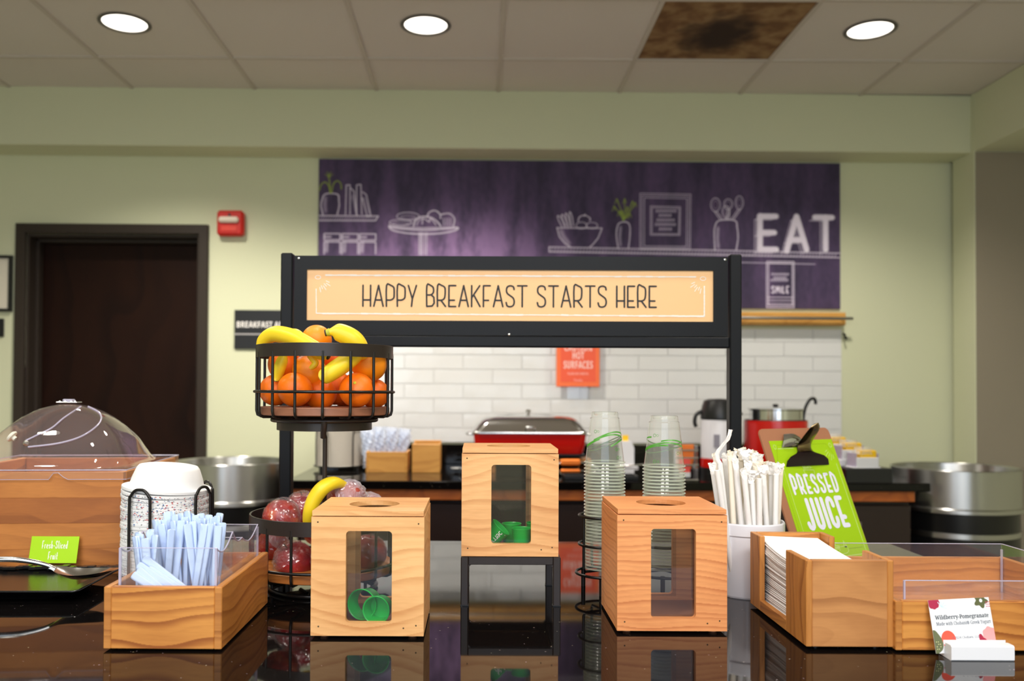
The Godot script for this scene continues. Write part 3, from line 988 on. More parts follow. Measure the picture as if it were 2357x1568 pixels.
func mural_material() -> StandardMaterial3D:
	var wpx := int(1197 * K)
	var hpx := int(345 * K)
	var im := Image.create(wpx, hpx, false, Image.FORMAT_RGB8)
	var f := noise(0.012, 77, 3)
	var g := noise(0.05, 78, 2)
	for y in hpx:
		for x in wpx:
			var k := 0.5 + 0.9 * f.get_noise_2d(x * 1.0, y * 0.16) + 0.25 * g.get_noise_2d(x, y * 0.5)
			var paler := exp(-pow((x / K - 300.0) / 230.0, 2.0) - pow((y / K - 240.0) / 120.0, 2.0))       # soft paler patch round the cake stand
			im.set_pixel(x, y, rgb8(54, 44, 72).lerp(rgb8(104, 80, 122), clampf(k * 0.6, 0, 1)).lerp(rgb8(190, 150, 206), paler * clampf(0.35 + 0.6 * k, 0, 0.8)))
	var r := RandomNumberGenerator.new()
	r.seed = 12
	var pale := rgb8(236, 226, 244)
	var leaf := rgb8(150, 172, 70)
	# [zoom scale, x shift, y shift] of the two sketches the strokes were noted on
	var za := [3.741, -15.0, -17.0]
	var zb := [3.2736, 495.0, -17.0]
	var draw := func(z: Array, flat: Array, wide := 3.4, a := 0.9, col := pale, curve := false):
		var pts := []
		for i in range(0, flat.size(), 2):
			pts.append(Vector2(flat[i] / z[0] + z[1], flat[i + 1] / z[0] + z[2]))
		chalk_line(im, smooth(pts, 5) if curve else pts, wide * 1.25, col, a * 1.2, r)
	var oval := func(z: Array, x: float, y: float, rx: float, ry: float, wide := 3.2, a := 0.9):
		var pts := []
		for k in 25:
			pts.append(Vector2((x + rx * cos(TAU * k / 24)) / z[0] + z[1], (y + ry * sin(TAU * k / 24)) / z[0] + z[2]))
		chalk_line(im, pts, wide, pale, a, r)
	# left shelf: vase with leaves, books
	draw.call(za, [92, 552, 76, 480, 82, 430, 112, 372, 215, 374, 228, 430, 230, 480, 214, 555], 3.6, 0.9, pale, true)
	draw.call(za, [112, 400, 108, 460, 116, 540], 10.0, 0.35)
	draw.call(za, [152, 365, 140, 300, 110, 268, 76, 290, 60, 345], 3.6, 0.8, leaf, true)
	draw.call(za, [156, 360, 150, 290, 142, 230, 140, 200], 3.6, 0.8, leaf, true)
	draw.call(za, [166, 360, 180, 285, 212, 255, 242, 280, 248, 332], 3.6, 0.8, leaf, true)
	for k in 6:
		draw.call(za, [142, 208, 142 + 38 * cos(k * 1.05), 200 + 30 * sin(k * 1.05)], 3.0, 0.6, leaf)
	draw.call(za, [285, 552, 290, 292, 322, 290, 324, 552], 3.2)
	draw.call(za, [326, 318, 355, 345, 382, 562], 3.2)
	draw.call(za, [378, 552, 378, 290, 414, 286, 424, 552], 3.2)
	draw.call(za, [428, 350, 462, 376, 500, 560, 470, 566, 426, 400], 3.2)
	for k in 12:
		draw.call(za, [334 + k * 3, 400 + k * 12, 352 + k * 3, 370 + k * 12], 1.6, 0.6)
		draw.call(za, [436 + k * 4, 410 + k * 12, 458 + k * 3, 392 + k * 12], 1.6, 0.6)
	draw.call(za, [55, 562, 565, 562, 540, 603, 55, 605], 3.4)
	for k in 25:
		draw.call(za, [62 + k * 20, 600, 80 + k * 20, 566], 1.6, 0.6)
	for x in [105, 257, 408]:
		draw.call(za, [x, 720, x + 136, 720, x + 136, 775, x, 775, x, 720], 3.4)
		draw.call(za, [x, 900, x, 792, x + 136, 792, x + 136, 900], 3.4)
		draw.call(za, [x + 4, 748, x + 64, 748], 5.0, 0.7)
		draw.call(za, [x + 24, 800, x + 20, 890], 9.0, 0.5)
	# cake stand
	draw.call(za, [655, 655, 760, 672, 950, 682, 1120, 672, 1246, 660, 1200, 690, 1050, 714, 850, 714, 700, 690, 655, 655], 3.8, 0.95, pale, true)
	draw.call(za, [655, 640, 700, 655, 900, 664, 1100, 660, 1246, 656], 3.4, 0.8, pale, true)
	for x in [914, 928, 940, 962, 980]:
		draw.call(za, [x, 704, x, 905], 2.6, 0.9)
	oval.call(za, 755.0, 618.0, 95.0, 26.0)
	oval.call(za, 818.0, 562.0, 96.0, 34.0)
	oval.call(za, 755.0, 626.0, 70.0, 12.0, 2.4, 0.6)
	oval.call(za, 820.0, 570.0, 66.0, 14.0, 2.4, 0.6)
	draw.call(za, [866, 650, 880, 600, 930, 566, 1010, 570, 1070, 610, 1100, 650], 3.8, 0.95, pale, true)
	draw.call(za, [890, 640, 910, 596, 950, 575], 5.0, 0.5)
	draw.call(za, [940, 630, 950, 580, 1000, 610, 1010, 575, 1060, 640], 3.2, 0.8, pale, true)
	draw.call(za, [980, 570, 1000, 525, 1050, 510, 1090, 540, 1096, 580], 3.6, 0.9, pale, true)
	draw.call(za, [1096, 545, 1170, 535, 1215, 580, 1205, 650], 3.6, 0.9, pale, true)
	for k in 4:
		draw.call(za, [1120 + k * 22, 575, 1124 + k * 20, 645], 2.6, 0.7)
	# right shelf: bowl, vase, framed text, utensils, EAT
	draw.call(zb, [104, 720, 700, 728, 1400, 736, 2300, 752], 3.2)
	draw.call(zb, [104, 757, 700, 764, 1400, 772, 2296, 786], 3.2)
	draw.call(zb, [104, 720, 104, 757], 3.2)
	for k in 90:
		draw.call(zb, [116 + k * 24, 758 + k * 0.3, 130 + k * 24, 726 + k * 0.34], 2.2, 0.75)
	draw.call(zb, [162, 572, 500, 572, 490, 600, 470, 650, 430, 700, 405, 722], 3.4)
	draw.call(zb, [162, 572, 180, 640, 220, 690, 265, 720], 3.4)
	draw.call(zb, [190, 590, 210, 640, 260, 705], 12.0, 0.4)
	for k in 4:
		draw.call(zb, [200 + k * 22, 565, 172 + k * 28, 510 - k * 10, 168 + k * 30, 478 - k * 10, 196 + k * 26, 500 - k * 6, 226 + k * 20, 560], 2.8, 0.9, pale, true)
	oval.call(zb, 345.0, 552.0, 40.0, 26.0, 2.8)
	oval.call(zb, 425.0, 552.0, 42.0, 24.0, 2.8)
	draw.call(zb, [320, 520, 332, 486, 372, 474, 410, 496, 408, 520], 2.8, 0.9, pale, true)
	draw.call(zb, [366, 480, 376, 462], 2.6)
	draw.call(zb, [622, 728, 608, 620, 620, 545, 650, 524, 690, 526, 710, 560, 708, 650, 698, 728], 3.2, 0.9, pale, true)
	draw.call(zb, [640, 560, 634, 640, 640, 715], 8.0, 0.4)
	for k in 9:
		var ex := 590.0 + k * 20
		var ey := 400.0 - 60.0 * sin(k * 1.9)
		draw.call(zb, [660, 510, (660 + ex) / 2 + 6, (510 + ey) / 2, ex, ey], 3.2, 0.7, leaf)
		draw.call(zb, [ex - 14, ey + 40, ex, ey, ex + 12, ey + 36], 3.0, 0.6, leaf)
	for q in [[785, 300, 1168, 734], [800, 316, 1154, 722], [818, 334, 1138, 708], [864, 398, 1090, 622], [876, 410, 1080, 612]]:
		draw.call(zb, [q[0], q[1], q[2], q[1] + 4, q[2] - 4, q[3], q[0], q[3], q[0], q[1]], 2.4, 0.7)
	for q in [[905, 436, 1048], [928, 470, 1026], [912, 506, 1042], [900, 540, 1052], [930, 576, 1024]]:
		var x: float = q[0]
		while x < q[2]:
			draw.call(zb, [x, q[1] + 12, x + 3, q[1] - 10, x + 12, q[1] - 6, x + 11, q[1] + 11], 2.4, 0.6)
			x += 20.0
	draw.call(zb, [1350, 736, 1344, 610, 1352, 545, 1385, 505, 1500, 505, 1518, 560, 1524, 640, 1510, 738], 3.4, 0.9, pale, true)
	draw.call(zb, [1372, 560, 1368, 640, 1376, 725], 9.0, 0.45)
	for q in [[1354, 384, 36, 52, 1400], [1450, 378, 32, 40, 1450], [1534, 366, 30, 52, 1480], [1432, 436, 28, 44, 1440]]:
		oval.call(zb, float(q[0]), float(q[1]), float(q[2]), float(q[3]), 3.2, 0.85)
		oval.call(zb, float(q[0]), float(q[1]), q[2] * 0.55, q[3] * 0.6, 2.2, 0.5)
		draw.call(zb, [q[0] - 8, q[1] + q[3], q[4] - 10, 500], 3.0, 0.8)
		draw.call(zb, [q[0] + 10, q[1] + q[3], q[4] + 8, 500], 3.0, 0.8)
	for s in [[1690, 468, 1690, 735], [1690, 470, 1826, 470], [1690, 596, 1812, 596], [1690, 726, 1828, 726], [1892, 738, 1966, 468, 2046, 740], [1914, 650, 2028, 650], [2104, 474, 2250, 476], [2186, 476, 2186, 740]]:
		var sh := []
		for i in range(0, s.size(), 2):
			sh.append(s[i] - 30)
			sh.append(s[i + 1] + 20)
		for k in 3:
			var s2 := []
			for i in range(0, sh.size(), 2):
				s2.append(sh[i] - 12 + k * 14)
				s2.append(sh[i + 1] + 8 - k * 8)
			draw.call(zb, s2, 2.4, 0.65)
	for s in [[1690, 468, 1690, 735], [1690, 470, 1826, 470], [1690, 596, 1812, 596], [1690, 726, 1828, 726], [1892, 738, 1966, 468, 2046, 740], [1914, 650, 2028, 650], [2104, 474, 2250, 476], [2186, 476, 2186, 740]]:
		draw.call(zb, s, 12.0, 2.4)
	draw.call(zb, [1400, 826, 2110, 838], 3.4, 0.6)
	for q in [[1740, 820, 1946, 1176], [1754, 834, 1934, 1160]]:
		draw.call(zb, [q[0], q[1], q[2], q[1], q[2], q[3], q[0], q[3], q[0], q[1]], 3.2, 0.85)
	for yy in [1096, 1120, 1146]:
		draw.call(zb, [1748, yy, 1940, yy], 3.0, 0.75)
	for q in [[1776, 918, 1904], [1770, 964, 1904], [1792, 946, 1888]]:
		var x: float = q[0]
		while x < q[2]:
			draw.call(zb, [x, q[1] + 10, x + 3, q[1] - 8, x + 11, q[1] - 6, x + 10, q[1] + 9], 2.4, 0.6)
			x += 17.0
	var xs := 1778.0
	for ch in "SMILE":
		var gl: Array = glyph(ch)
		for s in gl[1]:
			var fl := []
			for k in range(0, s.size(), 2):
				fl.append(xs + s[k] * 50)
				fl.append(1062 - s[k + 1] * 50)
			draw.call(zb, fl, 4.0, 1.0)
		xs += gl[0] * 50 + 14
	var m := mat(Color.WHITE, 0.75)
	m.albedo_texture = ImageTexture.create_from_image(im)
	return m

# ---------------------------------------------------------------- the back counter and what stands on it
func at_back(u: float, v: float) -> Vector3:          # a place on the rear worktop
	return C(u, v, TOP)

func back_counter():
	var xl := -0.802
	var xr := 1.895
	var zf := -3.632
	var zb := -4.515
	var t := thing("back_counter", "long polished black worktop with wooden apron below the white tiles", "counter", Vector3((xl + xr) / 2, TOP, (zf + zb) / 2), WALL_YAW * 0.6)
	var w := xr - xl
	var d := zf - zb
	part(t, "worktop", box(Vector3(0, -0.018, 0), Vector3(w, 0.036, d), 0.004), M.granite)
	var up := thing("upstand", "black stone upstand between the rear worktop and the white tiles", "upstand", Vector3((xl + xr) / 2, TOP, zb + 0.012), WALL_YAW * 0.6)
	part(up, "strip", box(Vector3(0, 0.0505, 0), Vector3(w, 0.1, 0.022), 0.003), M.granite)
	part(t, "apron", box(Vector3(-0.02, -0.06, d / 2 - 0.05), Vector3(w - 0.06, 0.045, 0.03), 0.002), M.apron, "orange-brown wooden apron")
	var k := 0
	for n in ["leftmost dark brown cabinet under the rear worktop, below the bowl caddy", "dark brown cabinet under the rear worktop, below the wooden cutlery box", "dark brown cabinet under the rear worktop, below the red chafing dish", "dark brown cabinet under the rear worktop, behind the clear cup stacks", "rightmost dark brown cabinet under the rear worktop, by the steel bin"]:
		var cw := (w - 0.07) / 5
		var c := thing("cabinet", n, "cabinet", Vector3(xl + 0.03 + cw * (k + 0.5), 0, (zf + zb) / 2 - 0.02), 0.0, "cabinets under the rear worktop")
		part(c, "body", box(Vector3(0, 0.41, -0.02), Vector3(cw - 0.002, 0.82, d - 0.14), 0.002), M.cabinet)
		for s in [-1.0, 1.0]:
			var dd := part(c, "door", box(Vector3(s * cw * 0.25, 0.45, d / 2 - 0.078), Vector3(cw / 2 - 0.006, 0.72, 0.02), 0.003), M.cabinet)
			part(dd, "handle", tube(MB.new(), [Vector3(s * 0.035, 0.5, d / 2 - 0.05), Vector3(s * 0.035, 0.74, d / 2 - 0.05)], 0.006, 10), M.rod)
		k += 1
	# steel topped bins at both ends
	for q in [[Vector3(2.165, 0, -3.95), "tall black bin with brushed steel collar at the right end of the rear counter"], [Vector3(-1.145, 0, -4.08), "tall black bin with brushed steel collar left of the banner post"]]:
		var b := thing("waste_bin", q[1], "bin", q[0], 0.0, "black bins with steel collars")
		var m := MB.new()
		part(b, "body", lathe(m, [Vector2(0.0, 0.0), Vector2(0.25, 0.0), Vector2(0.255, 0.01), Vector2(0.255, 0.79)], 48), mat(rgb8(16, 16, 17), 0.3))
		m = MB.new()
		part(b, "collar", lathe(m, [Vector2(0.262, 0.77), Vector2(0.275, 0.775), Vector2(0.275, 0.79), Vector2(0.267, 0.796), Vector2(0.266, 0.955), Vector2(0.262, 0.958), Vector2(0.258, 0.954), Vector2(0.24, 0.84)], 56), M.steel, "brushed steel collar")
		m = MB.new()
		part(b, "band", lathe(m, [Vector2(0.255, 0.665), Vector2(0.2605, 0.667), Vector2(0.2605, 0.688), Vector2(0.255, 0.69)], 48), M.steel)
		m = MB.new()
		part(b, "lid_floor", lathe(m, [Vector2(0.24, 0.84), Vector2(0.16, 0.83), Vector2(0.12, 0.8), Vector2(0.0, 0.8)], 40), M.black_plastic)
	plate_caddy()
	# cutlery box with wrapped packs
	var c0 := at_back(842, 1088)
	var c1 := at_back(938, 1088)
	wooden_bin("cutlery_box", "small bamboo box holding plastic wrapped cutlery on the rear counter", (c0 + c1) / 2 + Vector3(0, 0, -0.09), c1.x - c0.x, 0.095, 0.19, M.bamboo)
	var bag := 0
	for q in [[862, 985, -0.03], [882, 981, 0.0], [905, 983, 0.02], [926, 986, 0.05]]:
		var p := P(q[0], q[1], 4.06)
		var b := thing("cutlery_pack", ["leftmost clear wrapped pack of white plastic cutlery in the bamboo box", "clear wrapped white cutlery pack, second from left in the bamboo box", "clear wrapped white cutlery pack, third from left in the bamboo box", "rightmost clear wrapped pack of white cutlery leaning out of the bamboo box"][bag], "cutlery pack", Vector3(p.x - 0.02, TOP + 0.016, p.z - 0.01 - 0.03 * bag), 0.0, "wrapped cutlery packs")
		b.rotation.z = -q[2] * 3.0
		var hh := p.y - TOP - 0.02
		var rows := []
		for j in 12:
			var row := PackedVector3Array()
			for i in 14:
				var a := TAU * i / 14
				var wv := 0.8 + 0.25 * sin(j * 1.3 + i * 2.1 + bag)
				var e := minf(1.0, minf(j, 11 - j) * 0.4 + 0.35)
				row.append(Vector3(cos(a) * 0.034 * wv, hh * j / 11.0, sin(a) * 0.02 * wv * e))
			rows.append(row)
		part(b, "wrapper", facets(MB.new(), rows), clear(0.5, Color(0.88, 0.92, 1.0), 0.15))
		var m := MB.new()
		for s in 3:
			bx(m, Vector3((s - 1) * 0.013, hh * 0.48, 0), Vector3(0.009, hh * 0.86, 0.006), 0.002)
		part(b, "cutlery", m, M.spoon)
		bag += 1
	# napkin box
	c0 = at_back(948, 1089)
	c1 = at_back(1013, 1089)
	var nb := thing("napkin_box", "tall bamboo napkin box with front panel, right of the bamboo cutlery box", "box", (c0 + c1) / 2 + Vector3(0, 0, -0.07))
	var nw := c1.x - c0.x
	part(nb, "front_panel", box(Vector3(0, 0.066, 0.065), Vector3(nw, 0.132, 0.01), 0.002), M.bamboo)
	part(nb, "rear_panel", box(Vector3(0, 0.071, -0.065), Vector3(nw, 0.142, 0.01), 0.002), M.bamboo)
	part(nb, "bottom", box(Vector3(0, 0.006, 0), Vector3(nw, 0.012, 0.12), 0.001), M.bamboo)
	for s in [-1.0, 1.0]:
		for zz in [-0.042, 0.042]:
			part(nb, "side_panel", box(Vector3(s * (nw / 2 - 0.004), 0.066, zz), Vector3(0.008, 0.132, 0.036), 0.001), M.bamboo)
	# serving spoons lying on the worktop
	for q in [[1052, 1086, 0.2, "steel serving spoon resting on the rear counter left of the chafing dish"], [1408, 1094, 1.9, "steel serving spoon lying on the black tray before the white packet holder"]]:
		var p := at_back(q[0], q[1])
		spoon_ladle("serving_spoon", q[3], Vector3(p.x, TOP + (0.02 if q[2] > 1.0 else 0.0), p.z - 0.01), q[2])
	var p0 := at_back(1300, 1106)
	var p1 := at_back(1470, 1106)
	var tr := thing("counter_tray", "flat black tray on the rear counter behind the clear cups", "tray", Vector3((p0.x + p1.x) / 2, TOP, p0.z - 0.07))
	part(tr, "tray", box(Vector3(0, 0.005, 0), Vector3(p1.x - p0.x, 0.01, 0.11), 0.003), M.black_plastic)
	var rm := MB.new()
	for s in [-1.0, 1.0]:
		bx(rm, Vector3(0, 0.012, s * 0.052), Vector3(p1.x - p0.x, 0.012, 0.006), 0.002)
		bx(rm, Vector3(s * (p1.x - p0.x - 0.006) / 2, 0.0121, 0), Vector3(0.006, 0.0118, 0.1), 0.002)
	part(tr, "rim", rm, M.black_plastic)
	chafing_dish()
	# white packet holder
	var wh := at_back(1442, 1076)
	var ph := thing("packet_holder", "small white holder with a yellow packet behind the left cup stack", "holder", Vector3(wh.x, TOP, wh.z))
	part(ph, "base", box(Vector3(0, 0.004, 0), Vector3(0.1, 0.008, 0.1), 0.002), M.white)
	part(ph, "bin", prism(MB.new(), PackedVector2Array([Vector2(-0.035, 0.008), Vector2(0.032, 0.008), Vector2(0.032, 0.1), Vector2(0.018, 0.132), Vector2(-0.035, 0.132)]), -0.035, 0.035), M.white)
	part(ph, "packet", box(Vector3(-0.006, 0.145, 0), Vector3(0.03, 0.03, 0.006), 0.001), M.yellow)
	packet_rack()
	airpot()
	soup_kettle()
	tea_boxes()

func wooden_bin(called: String, label: String, at: Vector3, w: float, h: float, d: float, m: Material, turn := 0.0) -> Node3D:
	var t := thing(called, label, "box", at, turn)
	part(t, "bottom", box(Vector3(0, 0.006, 0), Vector3(w - 0.016, 0.01, d - 0.016), 0.0005), m)
	for s in [-1.0, 1.0]:
		part(t, "side_panel", box(Vector3(s * (w / 2 - 0.005), h / 2, 0), Vector3(0.01, h, d), 0.0015, 2, Vector2(s * 0.3, 0.11)), m)
		part(t, "end_panel", box(Vector3(0, h / 2, s * (d / 2 - 0.0051)), Vector3(w - 0.02, h - 0.0004, 0.01), 0.001, 0, Vector2(s * 0.2, 0.4)), m)
	return t

func plate_caddy():
	var c := at_back(771, 1086)
	var z := c.z - 0.12
	var t := thing("bowl_caddy", "black wire caddy around the cream bowls on the rear counter", "caddy", Vector3(c.x, TOP, z))
	var m := MB.new()
	var r := 0.118
	ring(m, Vector3(0, 0.02, 0), r, 0.003)
	part(t, "base_ring", m, M.wire)
	for k in 4:
		var a := PI / 4 + k * PI / 2 + 0.2
		var o := Vector3(sin(a), 0, cos(a)) * r
		var s := Vector3(cos(a), 0, -sin(a)) * 0.035
		part(t, "wire_loop", tube(MB.new(), smooth([o + s + Vector3(0, 0.02, 0), o + s + Vector3(0, 0.16, 0), o + s * 0.7 + Vector3(0, 0.195, 0), o + Vector3(0, 0.205, 0), o - s * 0.7 + Vector3(0, 0.195, 0), o - s + Vector3(0, 0.16, 0), o - s + Vector3(0, 0.02, 0)], 4), 0.003, 8), M.wire)
		part(t, "foot", lathe_at(o + Vector3(0, 0.0, 0), [Vector2(0, 0), Vector2(0.009, 0), Vector2(0.009, 0.018), Vector2(0, 0.018)]), M.wire)
	var first: Node3D = null
	for k in 15:
		var xf := Transform3D(Basis(), Vector3(c.x, TOP + 0.024 + k * 0.0118, z))
		var lab := nth(15 - k) + " cream fibre bowl from the top in the rear counter's wire caddy" if k < 14 else "top cream fibre bowl turned over on the stack in the rear caddy"
		if first == null:
			first = thing("fibre_bowl", lab, "bowl", xf.origin, 0.0, "cream bowls on the rear counter")
			var bm := MB.new()
			lathe(bm, [Vector2(0.0, 0.014), Vector2(0.08, 0.014), Vector2(0.096, 0.011), Vector2(0.108, 0.004), Vector2(0.112, 0.003), Vector2(0.113, 0.0), Vector2(0.108, 0.0)], 40)
			part(first, "bowl", bm, mat(rgb8(234, 226, 214), 0.8))
		else:
			dup(first, xf, lab)

func lathe_at(at: Vector3, prof: Array, seg := 16) -> MB:
	var m := MB.new()
	m.xf = Transform3D(Basis(), at)
	return lathe(m, prof, seg)

func spoon_ladle(called: String, label: String, at: Vector3, turn: float, s := 1.0) -> Node3D:
	var t := thing(called, label, "spoon", at, turn)
	var rows := []
	for j in 10:
		var a := PI * j / 9.0
		var row := PackedVector3Array()
		for i in 9:
			var x := (i / 4.0 - 1.0) * sin(a) * 0.032
			row.append(Vector3(x, 0.004 + 0.012 * (pow(x / 0.032, 2) + pow(cos(a), 2)), -cos(a) * 0.048 + 0.0) * s)
		rows.append(row)
	part(t, "bowl", grid(MB.new(), rows), M.chrome)
	part(t, "handle", tube(MB.new(), smooth([Vector3(0, 0.016, 0.046) * s, Vector3(0, 0.02, 0.1) * s, Vector3(0, 0.024, 0.2) * s], 5), 0.004 * s, 8), M.chrome)
	return t

func chafing_dish():
	var a := P(1090, 1045, 3.98)
	var b := P(1350, 1045, 3.98)
	var cx := (a.x + b.x) / 2
	var w := b.x - a.x
	var cz := -4.14
	var d := 0.33
	var rz := P(1200, 1000, 3.98)
	var wr := thing("display_riser", "low wooden riser under the red chafing dish", "riser", Vector3(cx, TOP, cz))
	var y0 := a.y - TOP - 0.012
	part(wr, "shelf", box(Vector3(0.05, y0 - 0.02, 0), Vector3(w * 0.9, 0.02, d * 0.9), 0.002), M.oak)
	for s in [-1.0, 1.0]:
		part(wr, "end_panel", box(Vector3(0.05 + s * w * 0.42, (y0 - 0.03) / 2, 0), Vector3(0.02, y0 - 0.03, d * 0.9), 0.002, 1), M.oak)
	var t := thing("chafing_dish", "red rectangular chafing dish with domed chrome lid on the rear counter", "chafing dish", Vector3(cx, a.y, cz))
	var h := rz.y - a.y
	part(t, "stand_frame", box(Vector3(0, -0.006, 0), Vector3(w * 0.98, 0.012, d * 0.98), 0.003), M.black_metal)
	var rows := []
	for q in [[0.0, 0.93], [0.006, 0.95], [h * 0.5, 0.985], [h - 0.004, 1.0], [h, 1.0]]:
		rows.append(loop3(rrect(w * q[1], d * q[1], 0.03), q[0]))
	part(t, "body", cap_loops(rows), M.red, "glossy red water pan")
	rows = []
	var hl := P(1200, 958, 3.98).y - rz.y
	for q in [[0.0, 1.035], [0.006, 1.04], [0.012, 1.02], [0.02, 0.99], [hl * 0.5, 0.93], [hl * 0.75, 0.86], [hl * 0.9, 0.76], [hl * 0.97, 0.62], [hl, 0.4]]:
		rows.append(loop3(rrect(w * q[1], d * (q[1] - (0.0 if q[1] > 0.9 else (0.9 - q[1]) * 0.5)), 0.04 + 0.04 * (1.04 - q[1])), h + 0.002 + q[0]))
	var lid := part(t, "lid", cap_loops(rows), M.chrome, "domed mirror-bright lid")
	part(lid, "knob", lathe_at(Vector3(0, h + hl, 0), [Vector2(0.012, 0.0), Vector2(0.007, 0.006), Vector2(0.008, 0.012), Vector2(0.013, 0.018), Vector2(0.011, 0.026), Vector2(0, 0.029)], 20), M.chrome)
	part(lid, "front_handle", tube(MB.new(), smooth([Vector3(-0.02, h + 0.03, d * 0.5), Vector3(-0.02, h + 0.034, d * 0.5 + 0.03), Vector3(0.02, h + 0.034, d * 0.5 + 0.03), Vector3(0.02, h + 0.03, d * 0.5)], 5), 0.005, 8), M.chrome)
	for s in [-1.0, 1.0]:
		part(t, "side_handle", tube(MB.new(), smooth([Vector3(s * w * 0.5, h - 0.006, -0.05), Vector3(s * (w * 0.5 + 0.03), h - 0.004, -0.045), Vector3(s * (w * 0.5 + 0.034), h - 0.002, 0.0), Vector3(s * (w * 0.5 + 0.03), h - 0.004, 0.045), Vector3(s * w * 0.5, h - 0.006, 0.05)], 5), 0.005, 8), M.chrome)
	# an orange pot holder on the riser's edge
	var o := P(1318, 1066, 3.86)
	var pd := thing("serving_tongs", "tongs with bright orange grips in front of the wooden riser", "tongs", Vector3(o.x, TOP + 0.001, o.z), 0.1)
	for yy in [0.062, 0.024]:
		part(pd, "grip", box(Vector3(-0.01, yy, 0.0), Vector3(0.09, 0.018 if yy < 0.05 else 0.028, 0.024), 0.007), M.orange_pad, "orange grip")
	part(pd, "arm", tube(MB.new(), smooth([Vector3(0.03, 0.062, 0), Vector3(0.09, 0.05, 0.0), Vector3(0.12, 0.02, 0.01)], 4), 0.004, 8), M.chrome)
	part(pd, "arm", tube(MB.new(), smooth([Vector3(0.03, 0.024, 0), Vector3(0.09, 0.022, 0.0), Vector3(0.12, 0.006, 0.01)], 4), 0.004, 8), M.chrome)
	part(pd, "spring", tube(MB.new(), smooth([Vector3(-0.05, 0.062, 0), Vector3(-0.075, 0.042, 0), Vector3(-0.05, 0.006, 0)], 4), 0.005, 8), M.chrome)

func loop3(p: PackedVector2Array, y: float) -> PackedVector3Array:      # an outline laid level at height y
	var out := PackedVector3Array()
	for q in p:
		out.append(Vector3(q.x, y, q.y))
	return out

func cap_loops(rows: Array, bottom := true) -> MB:
	var m := grid(MB.new(), rows, true, true)
	for e in ([0, rows.size() - 1] if bottom else [rows.size() - 1]):
		var c := Vector3.ZERO
		for p in rows[e]:
			c += p
		c /= rows[e].size()
		var nn := Vector3.DOWN if e == 0 else Vector3.UP
		for i in rows[e].size():
			m.tri(c, rows[e][i], rows[e][(i + 1) % rows[e].size()], nn, nn, nn)
	return m

func packet_rack():
	var c := at_back(1585, 1108)
	var t := thing("packet_rack", "clear rack with chrome bars and orange packets behind the right cup stack", "rack", Vector3(c.x, TOP, c.z - 0.05))
	for k in 4:
		var y: float = [0.004, 0.068, 0.098, 0.13][k]
		part(t, "bar", tube(MB.new(), [Vector3(-0.05, y, 0.045), Vector3(0.042, y, 0.045)], 0.004, 10), M.chrome)
	for s in [-1.0, 1.0]:
		part(t, "side_pane", box(Vector3(s * 0.04, 0.075, 0), Vector3(0.004, 0.15, 0.09), 0.001), M.acrylic)
	var m := MB.new()
	for k in 4:
		bx(m, Vector3(-0.004, 0.118 - 0.012 * k, 0.02 - 0.014 * k), Vector3(0.066, 0.07, 0.006), 0.001)
	part(t, "packets", m, M.orange_pad)
	part(t, "label_card", box(Vector3(-0.012, 0.055, 0.034), Vector3(0.045, 0.075, 0.003), 0.001), mat(rgb8(250, 90, 80), 0.5), "red and white card")
	part(t, "label_band", box(Vector3(-0.012, 0.026, 0.0362), Vector3(0.045, 0.02, 0.002), 0.0), M.white)

func airpot():
	var c := at_back(1668, 1096)
	var t := thing("airpot", "white airpot with black pump top and red base band behind the right banner post", "airpot", Vector3(c.x, TOP, c.z - 0.09))
	var y := func(v): return P(1668, v, 3.95).y - TOP
	var r := 0.082
	part(t, "base", lathe(MB.new(), [Vector2(0, 0), Vector2(r * 1.03, 0), Vector2(r * 1.03, 0.03), Vector2(r, y.call(1078))], 40), M.black_plastic)
	part(t, "red_band", lathe(MB.new(), [Vector2(r, y.call(1078)), Vector2(r * 1.02, y.call(1077)), Vector2(r * 1.02, y.call(1057)), Vector2(r, y.call(1056))], 40), M.red, "red band")
	part(t, "body", lathe(MB.new(), [Vector2(r, y.call(1056)), Vector2(r, y.call(970)), Vector2(r * 0.97, y.call(966))], 40), mat(rgb8(226, 224, 230), 0.3))
	part(t, "emblem", prism(MB.new(), PackedVector2Array([Vector2(-0.045, y.call(1030)), Vector2(-0.012, y.call(1030)), Vector2(-0.012, y.call(1000)), Vector2(-0.045, y.call(1000))]), r * 0.9, r * 0.97), mat(rgb8(150, 146, 160), 0.5))
	part(t, "pump_top", lathe(MB.new(), [Vector2(r * 0.99, y.call(967)), Vector2(r * 1.04, y.call(964)), Vector2(r * 1.03, y.call(952)), Vector2(r * 0.94, y.call(935)), Vector2(r * 0.84, y.call(923)), Vector2(0.05, y.call(919)), Vector2(0, y.call(918))], 40), M.black_plastic, "black pump top")
	part(t, "spout", tube(MB.new(), smooth([Vector3(-0.08, y.call(948), 0), Vector3(-0.105, y.call(956), 0), Vector3(-0.113, y.call(972), 0), Vector3(-0.106, y.call(984), 0)], 4), 0.009, 10), M.black_plastic)
	part(t, "lever", tube(MB.new(), smooth([Vector3(0.07, y.call(930), 0), Vector3(0.088, y.call(942), 0), Vector3(0.094, y.call(954), 0), Vector3(0.1, y.call(950), 0)], 4), 0.011, 10), M.black_plastic)

